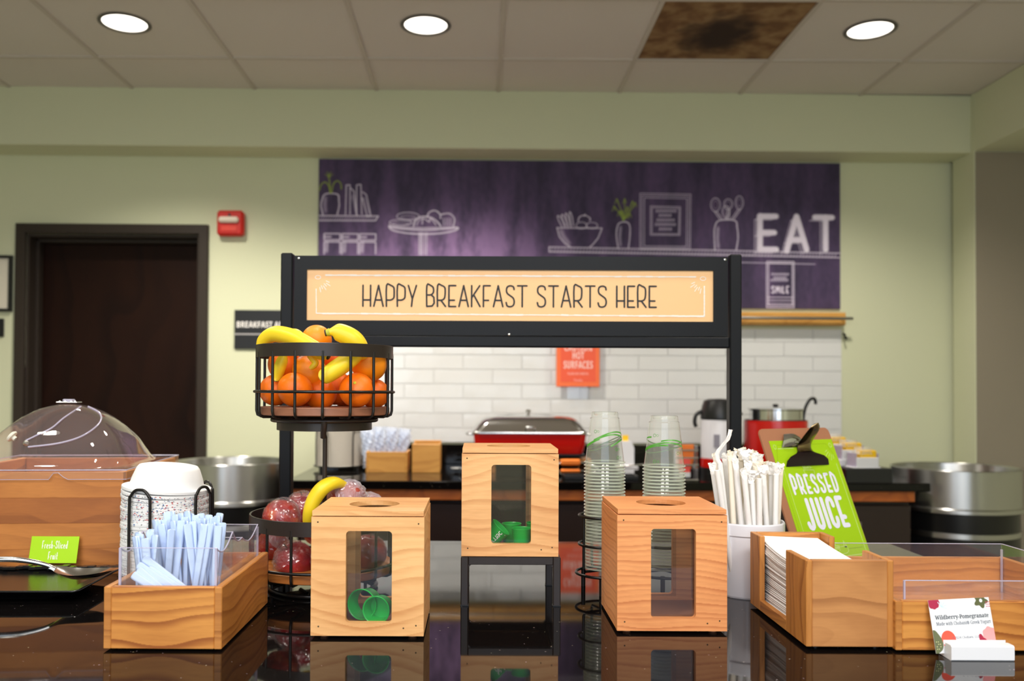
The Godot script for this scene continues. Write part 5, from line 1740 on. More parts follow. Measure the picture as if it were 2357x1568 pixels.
func green_ring(label: String, at: Vector3, r: float, h: float, b: Basis, open: bool, words := ""):
	var t := thing("plastic_ring", label, "ring", at, 0.0, "green plastic rings in the wooden boxes")
	t.basis = b
	var k := 0.86
	var prof := [Vector2(r * k, -h / 2), Vector2(r, h / 2 - 0.002), Vector2(r + 0.0008, h / 2 - 0.001), Vector2(r, h / 2), Vector2(r - 0.0012, h / 2 - 0.001), Vector2(r * k - 0.0012, -h / 2 + 0.001), Vector2(r * k, -h / 2)]
	if not open:
		prof = [Vector2(0, -h / 2)] + prof.slice(0, 6) + [Vector2(0, -h / 2 + 0.001)]
	part(t, "band", lathe(MB.new(), prof, 40), M.green)
	if words:
		var m := MB.new()
		var flat := MB.new()
		var fx := 0.0
		for ch in ["b", "e", "r", "r", "y"]:
			var gl: Array = [0.26, [[0, 1, 0, 0, .18, 0, .26, .14, .24, .38, .14, .5, 0, .4]]] if ch == "b" else [0.28, [[0, .5, .14, .04], [.28, .5, .06, -.3]]] if ch == "y" else glyph(ch)
			for s in gl[1]:
				var pts := []
				for i in range(0, s.size(), 2):
					pts.append(Vector2(fx + s[i] * 0.014, s[i + 1] * 0.014))
				stroke(flat, pts, 0.0013)
			fx += gl[0] * 0.014 + 0.002
		for i in range(0, flat.v.size(), 3):
			var q := []
			for j in 3:
				var p := flat.v[i + j]
				var a := 0.25 + (p.y - 0.004) / r
				var hy := fx * 0.5 - p.x
				var rr := lerpf(r * k, r, hy / h + 0.5) + 0.0004
				q.append(Vector3(sin(a) * rr, hy, cos(a) * rr))
			var nn := Vector3(q[0].x, 0, q[0].z).normalized()
			m.tri(q[0], q[1], q[2], nn, nn, nn)
		part(t, "lettering", m, M.chalk)

# ---------------------------------------------------------------- clear cups
func cups():
	for q in [[1391, 1.657, 948, 1065, "left", 33], [1528, 1.625, 957, 1074, "right", 31]]:
		var z: float = q[1]
		var c := P(q[0], 1355, z)
		c.y = TOP
		var top: float = P(q[0], q[2], z).y
		var rimy: float = P(q[0], q[3], z).y
		var rr: float = (92.0 if q[4] == "left" else 95.0) * z / FPX / 2
		var hh := top - rimy
		var rb := rr * 0.64
		# wire holder
		var t := thing("cup_holder", "black wire cup holder under the %s stack of clear cups" % q[4], "cup holder", c)
		for v in [[1187, 0.048], [1252, 0.048], [1318, 0.0535]]:
			part(t, "wire_ring", ring(MB.new(), Vector3(0, P(q[0], v[0], z).y - TOP, 0), v[1], 0.0027, 44), M.wire)
		var yb := P(q[0], 1312, z).y - TOP
		var yt := P(q[0], 1187, z).y - TOP
		for k in 4:
			var a := -1.15 + k * PI / 2
			var o := Vector3(sin(a), 0, cos(a))
			part(t, "upright", tube(MB.new(), [o * 0.0455 + Vector3(0, yt, 0), o * 0.0455 + Vector3(0, yb + 0.006, 0), o * 0.042 + Vector3(0, yb, 0), Vector3(0, yb, 0)], 0.0027, 8), M.wire)
		for k in 3:
			var a := -0.25 + k * TAU / 3
			var o := Vector3(sin(a), 0, cos(a)) * 0.05
			part(t, "foot", tube(MB.new(), [o + Vector3(0, yb - 0.002, 0), o + Vector3(0, 0.0, 0)], 0.0042, 10), M.wire)
		# the nested cups, bottoms up; only the lower edge of each shows under the next
		var pitch: float = (rimy - (TOP + yb + 0.004)) / (q[5] - 1)
		var low := MB.new()
		var s := pitch * 0.95
		var slope := (rr - rb) / hh
		lathe(low, [Vector2(rr - 0.0022, 0.0), Vector2(rr + 0.0006, 0.0002), Vector2(rr + 0.0014, 0.0012), Vector2(rr + 0.0006, 0.0024), Vector2(rr - 0.0016, 0.003)], 40)
		var wall := MB.new()
		lathe(wall, [Vector2(rr - 0.0016, 0.0028), Vector2(rr - 0.0016 - slope * s, s)], 40)
		var first: Node3D = null
		var lab := ""
		for k in q[5]:
			var at := Vector3(c.x, rimy - pitch * (q[5] - 1 - k), c.z)
			if k == q[5] - 1:
				var tc := thing("plastic_cup", "top upside-down clear cup with green swirls on the %s stack" % q[4], "cup", at, 0.0, "clear plastic cups")
				part(tc, "wall", lathe(MB.new(), [Vector2(rr - 0.0016, 0.0028), Vector2(rb + 0.003, hh - 0.013), Vector2(rb + 0.0036, hh - 0.012), Vector2(rb + 0.0016, hh - 0.0105), Vector2(rb + 0.0006, hh - 0.001), Vector2(rb - 0.0006, hh), Vector2(rb - 0.003, hh - 0.0005), Vector2(rb - 0.0045, hh - 0.006), Vector2(0, hh - 0.007)], 48), M.pet)
				part(tc, "rim", low, M.pet_rim)
				for b in 4:
					var pm := MB.new()
					var flip := 1.0 if q[4] == "left" else -0.75
					for i in 40:
						var pts := []
						for j in 2:
							var a := (i + j) / 40.0 * TAU * 0.62 + b * 1.75 + (0.2 if q[4] == "left" else 2.4)
							var y := hh * (0.34 + 0.05 * b) + flip * 0.012 * sin((i + j) / 40.0 * 5.0 + b * 2.0)
							for w in [-0.0013, 0.0013]:
								var rad := lerpf(rr - 0.0016, rb + 0.003, (y + w - 0.003) / (hh - 0.016)) + 0.0004
								pts.append(Vector3(sin(a) * rad, y + w, cos(a) * rad))
						var nn := Vector3(pts[0].x, 0.1, pts[0].z).normalized()
						pm.quad(pts[0], pts[1], pts[3], pts[2], nn)
					part(tc, "printed_swirl", pm, M.print_green, "printed green swirl")
				var em := MB.new()
				for b in 3:
					var a0: float = [0.55, -0.75, 0.62][b] if q[4] == "left" else [0.6, -0.8, -0.7][b]
					var y0: float = hh * [0.28, 0.62, 0.12][b]
					for lp in [[0.0, 1.0], [0.12, 0.7]]:
						for i in 8:
							var pts := []
							for j in 2:
								var an := TAU * (i + j) / 8
								for w in [0.0032 * lp[1], 0.0024 * lp[1]]:
									var y: float = y0 + sin(an) * w
									var rad := lerpf(rr - 0.0016, rb + 0.003, (y - 0.003) / (hh - 0.016)) + 0.0004
									var a: float = a0 + lp[0] * 1.6 + cos(an) * w / rad
									pts.append(Vector3(sin(a) * rad, y, cos(a) * rad))
							var nn := Vector3(pts[0].x, 0.1, pts[0].z).normalized()
							em.quad(pts[0], pts[1], pts[3], pts[2], nn)
				part(tc, "printed_emblem", em, M.print_green)
			elif first == null:
				first = thing("plastic_cup", "lowest clear upside-down cup of the %s stack, in the wire holder" % q[4], "cup", at, 0.0, "clear plastic cups")
				part(first, "rim", low, M.pet_rim)
				part(first, "wall", wall, M.pet)
			else:
				dup(first, Transform3D(Basis(), at), "clear upside-down cup, %s rim below the top cup of the %s stack" % [nth(q[5] - 1 - k), q[4]])

# ---------------------------------------------------------------- wrapped straws in a white pot
func straws():
	var z := 1.64
	var c := P(1721, 1300, z)
	c.y = TOP
	var r := 0.0665
	var h: float = P(1721, 1197, z).y - TOP
	var t := thing("straw_pot", "white tapered pot holding the paper-wrapped straws", "pot", c)
	part(t, "pot", lathe(MB.new(), [Vector2(0, 0.0025), Vector2(r * 0.83, 0.0025), Vector2(r * 0.86, 0.0), Vector2(r * 0.88, 0.003), Vector2(r * 0.945, h * 0.6), Vector2(r * 0.96, h * 0.82), Vector2(r, h * 0.84), Vector2(r * 1.005, h - 0.003), Vector2(r * 0.99, h), Vector2(r * 0.965, h - 0.001), Vector2(r * 0.93, h * 0.8), Vector2(r * 0.84, 0.008), Vector2(0, 0.008)], 16, 0, TAU, 15.0), M.ceramic)
	var protos := []
	var mats := [M.straw_wrap, M.straw_cream]
	var k := 0
	# tops in the photograph: column, row, depth, column at the pot's rim, kind of wrapper end
	for q in [[1638, 1064, 1.6, 1650, 0], [1646, 1043, 1.66, 1658, 1], [1654, 1040, 1.6, 1668, 3], [1668, 1043, 1.64, 1680, 0], [1680, 1036, 1.61, 1688, 0], [1688, 1038, 1.66, 1696, 1],
			[1692, 1054, 1.6, 1706, 0], [1704, 1032, 1.68, 1708, 2], [1711, 1077, 1.58, 1725, 1], [1717, 1036, 1.65, 1722, 2], [1728, 1037, 1.69, 1726, 2], [1730, 1084, 1.59, 1736, 2], [1737, 1041, 1.65, 1734, 1],
			[1746, 1045, 1.67, 1742, 2], [1748, 1102, 1.575, 1752, 4], [1756, 1072, 1.6, 1764, 2], [1763, 1061, 1.66, 1762, 1], [1776, 1064, 1.63, 1776, 2], [1788, 1066, 1.61, 1785, 2], [1798, 1066, 1.64, 1792, 1],
			[1651, 1083, 1.585, 1660, 4], [1722, 1060, 1.62, 1716, 1], [1740, 1062, 1.64, 1748, 1], [1768, 1068, 1.68, 1770, 2], [1676, 1056, 1.69, 1678, 1], [1700, 1062, 1.7, 1702, 1], [1784, 1074, 1.67, 1780, 1], [1662, 1070, 1.67, 1664, 4]]:
		var a := P(q[0], q[1], q[2])
		var b := P(q[3], 1200, q[2])
		var d := (a - b) / (a.y - b.y)
		b = a + d * (TOP + 0.012 - a.y)
		var o := Vector2(b.x - c.x, b.z - c.z)
		if o.length() > r * 0.74:
			o = o.normalized() * r * 0.74
			b = Vector3(c.x + o.x, b.y, c.z + o.y)
		var y := (a - b).normalized()
		var x := y.cross(Vector3(sin(k * 1.7) * 0.5, 0, 1)).normalized()
		var s := thing("straw", "paper-wrapped straw %s" % [
			"at the far left of the pot with a flat open end", "second from the left at the back, creased end", "at the left with its long wrapper end twisted up", "fourth from the left with a plain rounded end", "at the left of centre with a square torn end", "behind the left of centre straws, crumpled end",
			"with plain end just left of the middle", "at the back with a broad flat end, topmost of all", "front middle with a crumpled white collar", "at the back just right of the flat-ended topmost straw", "furthest back in the middle, wide crumpled end", "in front with the big crumpled bow", "behind the crumpled bow, creased end",
			"at the back with end fanning to the right", "shortest in front with a bare cut end", "right of the short bare-ended straw", "behind and right of the crumpled bow", "third from the right with crumpled top", "second from the right with a ragged top", "at the far right beside the green clipboard",
			"short one in front at the left of the pot", "in the middle behind the crumpled collar", "between the bow and the short straw", "at the back right, half hidden", "at the back left, half hidden", "at the back left of centre, half hidden", "at the back behind the right-hand straws", "short one at the back left"][k], "straw", b, 0.0, "paper-wrapped straws")
		s.basis = Basis(x, y, x.cross(y))
		var len := (a - b).length()
		straw_parts(s, len, int(q[4]), k, mats[1 if k % 3 == 1 else 0])
		k += 1

func straw_parts(s: Node3D, len: float, kind: int, sd: int, m: Material):
	var r := 0.0051
	var flat := len - 0.022
	if kind == 4:
		flat = len
	part(s, "tube", tube(MB.new(), [Vector3.ZERO, Vector3(0, flat * 0.5, 0), Vector3(0, flat, 0)], [r * 0.94, r, r * 0.98], 12), m)
	if kind == 4:
		return
	var rr := RandomNumberGenerator.new()
	rr.seed = sd + 100
	var rows := []
	var n := 7
	var up := 0.022 if kind != 3 else 0.062
	var wide: float = [0.0066, 0.0078, 0.0105, 0.0062][kind]
	for j in n + 1:
		var f := float(j) / n
		var row := PackedVector3Array()
		for i in 12:
			var an := TAU * i / 12
			var wx := lerpf(r, wide, f)
			var wz := lerpf(r, 0.0012, minf(1.0, f * 1.6))
			if kind == 3:
				wx = lerpf(r, 0.0028, f)
				wz = lerpf(r, 0.0014, minf(1.0, f * 2.0))
			var p := Vector3(cos(an) * wx, flat - 0.001 + up * f, sin(an) * wz)
			var jig := 0.0016 * f * (2.0 if kind == 2 else 1.0)
			p += Vector3(rr.randf_range(-1, 1) * jig, rr.randf_range(-1, 1) * jig * 1.2, rr.randf_range(-1, 1) * jig * 1.3)
			if kind == 2:
				p += Vector3(0.002 * sin(f * 4.0 + sd), 0, 0.003 * sin(f * 5.0 + sd * 2.0))
			if kind == 3:
				p += Vector3(0.024 * f * f - 0.006 * sin(f * 6.0), 0, 0.004 * f)
			row.append(p)
		rows.append(row)
	part(s, "wrapper_end", facets(MB.new(), rows), m, "crumpled paper end")
	if kind == 2:
		var fan := []
		for j in 5:
			var row := PackedVector3Array()
			for i in 7:
				var an := (i / 6.0 - 0.5) * 2.4 + sd
				row.append(Vector3(sin(an) * (0.004 + 0.0065 * j / 4.0), flat + 0.004 + 0.0045 * j + rr.randf_range(-0.0012, 0.0012), cos(an) * (0.003 + 0.005 * j / 4.0) + rr.randf_range(-0.001, 0.001)))
			fan.append(row)
		part(s, "torn_paper", facets(MB.new(), fan, false), M.straw_wrap)

# ---------------------------------------------------------------- the juice clipboard
func clipboard():
	var w := 0.229
	var h := 0.318
	var t := thing("clipboard", "leaning brown clipboard with lime green pressed juice sheet", "clipboard", Vector3(0.69581, TOP, -1.87175))
	t.basis = Basis(Vector3.UP, 0.48984) * Basis(Vector3.RIGHT, -0.39525)
	var m := MB.new()
	var pl := rrect(w, h, 0.014)
	for i in pl.size():
		pl[i] += Vector2(w / 2, h / 2)
	part(t, "board", prism(m, pl, -0.004, 0.0), M.board)
	var x0 := 0.021
	var sw := w - x0 - 0.0025
	var sh := h - 0.031
	part(t, "sheet", box(Vector3(x0 + sw / 2, sh / 2 + 0.001, 0.0008), Vector3(sw, sh, 0.001), 0.0), M.lime, "lime green printed sheet")
	var pz := 0.0016
	var lt := MB.new()
	write(lt, "PRESSED", 0.041, 0.735, 0.0111, 0.0066, Vector2(x0 + sw * 0.49, sh * 0.565), pz)
	write(lt, "JUICE", 0.064, 0.72, 0.0155, 0.0108, Vector2(x0 + sw * 0.51, sh * 0.285), pz)
	part(t, "lettering", lt, mat(rgb8(236, 234, 250), 0.6), "bold white words pressed juice")
	var bd := MB.new()
	stroke(bd, [Vector2(x0 + 0.02, sh - 0.0185), Vector2(x0 + 0.07, sh - 0.018)], 0.0012, pz)
	stroke(bd, [Vector2(x0 + sw - 0.012, sh - 0.06), Vector2(x0 + sw - 0.011, 0.014), Vector2(x0 + 0.02, 0.013)], 0.0013, pz)
	stroke(bd, [Vector2(x0 + 0.017, sh - 0.06), Vector2(x0 + 0.018, 0.02)], 0.0009, pz)
	for sx in [x0 + 0.012, x0 + sw - 0.012]:
		var o := []
		for k in 11:
			o.append(Vector2(sx + 0.0042 * cos(TAU * k / 10), sh - 0.014 + 0.0055 * sin(TAU * k / 10)))
		stroke(bd, o, 0.0009, pz)
	for k in 5:
		var a := deg_to_rad(-100.0 - k * 14.0)
		var o := Vector2(x0 + sw - 0.01, sh - 0.018)
		stroke(bd, [o + Vector2(cos(a), sin(a)) * 0.02, o + Vector2(cos(a), sin(a)) * (0.03 + 0.006 * (k % 2))], 0.0009, pz)
	var bo := Vector2(x0 + sw * 0.46, sh * 0.71)
	stroke(bd, [bo + Vector2(-0.016, 0.012), bo + Vector2(0.018, 0.011), bo + Vector2(0.014, -0.012), bo + Vector2(0.002, -0.015), bo + Vector2(-0.009, -0.013), bo + Vector2(-0.016, 0.012)], 0.0011, pz)
	for k in 6:
		stroke(bd, [bo + Vector2(-0.012 + k * 0.004, 0.014), bo + Vector2(-0.016 + k * 0.005, 0.022 + 0.005 * sin(k * 2.0)), bo + Vector2(-0.009 + k * 0.0045, 0.016)], 0.0009, pz)
	var cw := Vector2(x0 + sw * 0.66, sh * 0.115)
	stroke(bd, [cw + Vector2(-0.055, 0.0), cw + Vector2(0.002, 0.003), cw + Vector2(0.003, -0.009), cw + Vector2(-0.004, -0.013), cw + Vector2(-0.04, -0.016)], 0.001, pz)
	stroke(bd, [cw + Vector2(-0.006, 0.004), cw + Vector2(-0.004, 0.015), cw + Vector2(0.001, 0.004)], 0.0011, pz)
	part(t, "pale_border", bd, mat(rgb8(216, 236, 150), 0.6))
	var dots := MB.new()
	var dot := func(a: Vector2, b: Vector2, n: int):
		for k in n:
			stroke(dots, [a.lerp(b, k / float(n - 1))], 0.0012, pz)
	dot.call(Vector2(x0 + 0.006, sh - 0.05), Vector2(x0 + 0.007, 0.01), 60)
	dot.call(Vector2(x0 + sw - 0.004, sh - 0.05), Vector2(x0 + sw - 0.004, 0.01), 60)
	dot.call(Vector2(x0 + 0.022, sh - 0.01), Vector2(x0 + sw - 0.026, sh - 0.01), 40)
	dot.call(Vector2(x0 + 0.006, sh - 0.05), Vector2(x0 + 0.018, sh - 0.014), 12)
	dot.call(Vector2(x0 + sw - 0.004, sh - 0.05), Vector2(x0 + sw - 0.024, sh - 0.012), 12)
	dot.call(Vector2(x0 + 0.03, bo.y - 0.004), Vector2(bo.x - 0.022, bo.y - 0.003), 20)
	dot.call(Vector2(bo.x + 0.024, bo.y - 0.001), Vector2(x0 + sw - 0.03, bo.y), 18)
	dot.call(Vector2(cw.x + 0.008, cw.y - 0.004), Vector2(cw.x + 0.05, cw.y - 0.004), 18)
	stroke(dots, [cw + Vector2(-0.004, 0.001), cw + Vector2(0.001, 0.001)], 0.0035, pz)
	part(t, "dotted_border", dots, mat(rgb8(40, 66, 8), 0.6))
	text(t, "of the Day", 0.0125, Vector3(x0 + sw * 0.45, 0.036, pz - 0.0002), mat(rgb8(216, 236, 150), 0.6), 0.55, false)
	# the clip
	var cx := x0 + sw * 0.475
	var rows := []
	for j in 9:
		var f := j / 8.0
		var hw := lerpf(0.07, 0.06, f) if f < 0.5 else lerpf(0.06, 0.024, smoothstep(0.5, 1.0, f))
		var row := PackedVector3Array()
		for i in 9:
			var u := i / 4.0 - 1.0
			row.append(Vector3(cx + u * hw, sh - 0.062 + f * 0.034, 0.002 + 0.008 * sin(f * 2.4) + 0.003 * (1.0 - u * u)))
		rows.append(row)
	var jaw := part(t, "clip_jaw", double_sheet(rows, 0.0012), mat(rgb8(38, 24, 26), 0.28, 0.4), "dark metal clip")
	rows = []
	for j in 13:
		var f := j / 12.0
		var hw := lerpf(0.024, 0.016, f) * sqrt(maxf(0.04, 1.0 - pow(maxf(0.0, f - 0.72) / 0.28, 2.0) * 0.9))
		var row := PackedVector3Array()
		for i in 9:
			var u := i / 4.0 - 1.0
			row.append(Vector3(cx + 0.002 + u * hw, sh - 0.03 + f * 0.05, 0.0085 + 0.04 * f - 0.012 * sin(f * 5.0) + 0.006 * (1.0 - u * u)))
		rows.append(row)
	part(jaw, "clip_lever", double_sheet(rows, 0.0014), M.nickel, "bronze sheen lever")
	part(jaw, "lever_hole", lathe_at2(Vector3(cx + 0.002, sh + 0.011, 0.0505), 0.0048), M.ink)
	rows = []
	for j in 7:
		var f := j / 6.0
		var row := PackedVector3Array()
		for i in 9:
			var u := i / 4.0 - 1.0
			row.append(Vector3(cx - 0.034 + u * lerpf(0.032, 0.018, f * f), sh - 0.016 + f * 0.03, 0.004 + 0.014 * sin(f * 2.6) * (1.0 - 0.4 * u * u)))
		rows.append(row)
	part(jaw, "base_plate", double_sheet(rows, 0.0012), M.chrome, "bright chrome base plate")
	part(jaw, "spring", tube(MB.new(), [Vector3(cx - 0.032, sh - 0.006, 0.011), Vector3(cx + 0.018, sh - 0.006, 0.011)], 0.0045, 10), M.chrome)

func double_sheet(rows: Array, th: float) -> MB:
	var m := grid(MB.new(), rows)
	var back := []
	for r in rows:
		var b := PackedVector3Array()
		for p in r:
			b.append(p - Vector3(0, 0, th))
		back.append(b)
	grid(m, back, false, true)
	return m

# ---------------------------------------------------------------- napkins
func napkins():
	var a := C(1856, 1497)
	var b := C(2056, 1497)
	var bk := C(1728, 1395)
	var w := b.x - a.x
	var d := a.z - bk.z
	var h := P(1950, 1295, -a.z).y - TOP
	var t := thing("napkin_holder", "open-sided wooden holder full of white napkins", "napkin holder", Vector3((a.x + b.x) / 2, TOP, a.z - d / 2))
	part(t, "front_panel", box(Vector3(0, h / 2 + 0.001, d / 2 - 0.006), Vector3(w - 0.018, h - 0.002, 0.012), 0.001, 0, Vector2(0.02, 0.0)), M.pine)
	part(t, "rear_panel", box(Vector3(0, h / 2 + 0.001, -d / 2 + 0.006), Vector3(w - 0.018, h - 0.002, 0.012), 0.001, 0, Vector2(0.2, 0.1)), M.oak)
	part(t, "bottom_panel", box(Vector3(0, 0.008, 0), Vector3(w - 0.018, 0.012, d - 0.024), 0.001, 2), M.oak)
	var f0 := 0.085            # length of the front and rear cheeks
	var r0 := 0.052
	for s in [-1.0, 1.0]:
		var m := MB.new()
		m.off = Vector2(0.13 * s, 0.05)
		bx(m, Vector3(s * (w / 2 - 0.0045), h / 2 + 0.001, d / 2 - f0 / 2), Vector3(0.009, h - 0.002, f0), 0.001, 1)
		part(t, "front_cheek", m, M.oak)
		m = MB.new()
		m.off = Vector2(0.21 * s, 0.25)
		bx(m, Vector3(s * (w / 2 - 0.0045), h / 2 + 0.001, -d / 2 + r0 / 2), Vector3(0.009, h - 0.002, r0), 0.001, 1)
		part(t, "rear_cheek", m, M.oak)
		part(t, "sill", box(Vector3(s * (w / 2 - 0.0045), 0.011, (r0 - f0) / 2), Vector3(0.009, 0.018, d - f0 - r0), 0.001, 2), M.oak)
	raise_on_feet(t, w, d)
	var c := t.position + Vector3(0.001, 0.0145, -0.004)
	var nw := w - 0.024
	var nd := d - 0.03
	var protos := []
	for v in 3:
		var m := MB.new()
		var rows := []
		for j in 9:
			var z := (j / 8.0 - 0.5) * nd
			var sag := 0.004 * cos(z / nd * PI) * v
			var row := PackedVector3Array()
			for p in [Vector2(-nw / 2 + 0.002, 0.0003), Vector2(nw / 2 - 0.001, 0.0), Vector2(nw / 2, 0.0012), Vector2(nw / 2 - 0.001, 0.0024), Vector2(-nw / 2 + 0.002, 0.0026), Vector2(-nw / 2, 0.0014)]:
				row.append(Vector3(p.x, p.y - sag * (0.4 if p.x > 0 else 1.0), z))
			rows.append(row)
		grid(m, rows, true)
		for e in [0, 8]:
			for k in range(1, 5):
				var nn := Vector3(0, 0, -1 if e == 0 else 1)
				m.tri(rows[e][0], rows[e][k], rows[e][k + 1], nn, nn, nn)
		protos.append(m.mesh())
	var count := 38
	for k in count:
		var lab := nth(count - k) + " white paper napkin from the top in the wooden holder" if k < count - 1 else "topmost white paper napkin, sloping in the wooden holder"
		var f := float(k) / count
		var n := thing("napkin", lab, "napkin", c + Vector3(rng.randf_range(-1, 1) * 0.0018 + 0.003 * sin(f * 5.0), k * (0.00285 - 0.0002 * f), rng.randf_range(-1, 1) * 0.003), 0.0, "napkins in the wooden holder")
		n.rotation = Vector3(0.055 * pow(f, 2.0), rng.randf_range(-1, 1) * 0.012, -0.035 * f)
		part(n, "sheet", protos[0 if k < 12 else 1 if k < 26 else 2], M.paper)

# ---------------------------------------------------------------- empty condiment box at the right
func condiment_box():
	var a := C(2062, 1502)
	var zb := -1.62
	var x0 := a.x
	var x1: float = P(2309, 1290, 1.6).x + 0.012
	var w := x1 - x0
	var d := a.z - zb
	var h := P(2150, 1389, -a.z).y - TOP
	var t := thing("condiment_box", "low empty wooden box with a clear liner at the right of the counter", "box", Vector3((x0 + x1) / 2, TOP, (a.z + zb) / 2))
	part(t, "front_panel", box(Vector3(0, h / 2, d / 2 - 0.006), Vector3(w - 0.02, h, 0.012), 0.0012, 0, Vector2(0.3, 0.02)), M.stripe)
	part(t, "rear_panel", box(Vector3(0, h / 2, -d / 2 + 0.006), Vector3(w - 0.02, h, 0.012), 0.0012, 0, Vector2(0.12, 0.2)), M.oak)
	for s in [-1.0, 1.0]:
		part(t, "side_panel", box(Vector3(s * (w / 2 - 0.005), h / 2, 0), Vector3(0.01, h + 0.0006, d), 0.0012, 2, Vector2(0.1 * s, 0.3)), M.oak)
	part(t, "bottom_panel", box(Vector3(0, 0.005, 0), Vector3(w - 0.022, 0.008, d - 0.026), 0.0005, 0, Vector2(0.4, 0.1)), M.oak)
	var lh := P(2150, 1340, -a.z + 0.02).y - TOP
	var iw := w - 0.026
	var id := d - 0.034
	var xl := P(2079, 1360, -a.z + 0.02).x - t.position.x
	var ln := part(t, "liner", box(Vector3(0, 0.012, 0), Vector3(iw, 0.003, id), 0.0005), M.acrylic, "clear plastic liner")
	part(ln, "pane", box(Vector3((xl + iw / 2) / 2, lh / 2 + 0.006, id / 2), Vector3(iw / 2 - xl, lh - 0.012, 0.003), 0.0003), M.acrylic)
	part(ln, "pane", box(Vector3(0, lh / 2 + 0.006, -id / 2), Vector3(iw, lh - 0.012, 0.003), 0.0003), M.acrylic)
	part(ln, "pane", box(Vector3(iw / 2, lh / 2 + 0.006, 0), Vector3(0.003, lh - 0.012, id), 0.0003), M.acrylic)
	var em := MB.new()
	bx(em, Vector3((xl + iw / 2) / 2, lh, id / 2), Vector3(iw / 2 - xl, 0.0012, 0.0032), 0.0003)
	bx(em, Vector3(xl, lh / 2 + 0.006, id / 2), Vector3(0.0026, lh - 0.012, 0.0034), 0.0003)
	bx(em, Vector3(0, lh, -id / 2), Vector3(iw, 0.0012, 0.0032), 0.0003)
	bx(em, Vector3(iw / 2, lh, 0), Vector3(0.0032, 0.0012, id), 0.0003)
	bx(em, Vector3(iw / 2, lh / 2, -id / 2), Vector3(0.0032, lh - 0.02, 0.0032), 0.0003)
	part(ln, "liner_edge", em, M.acrylic_edge)
	raise_on_feet(t, w, d)

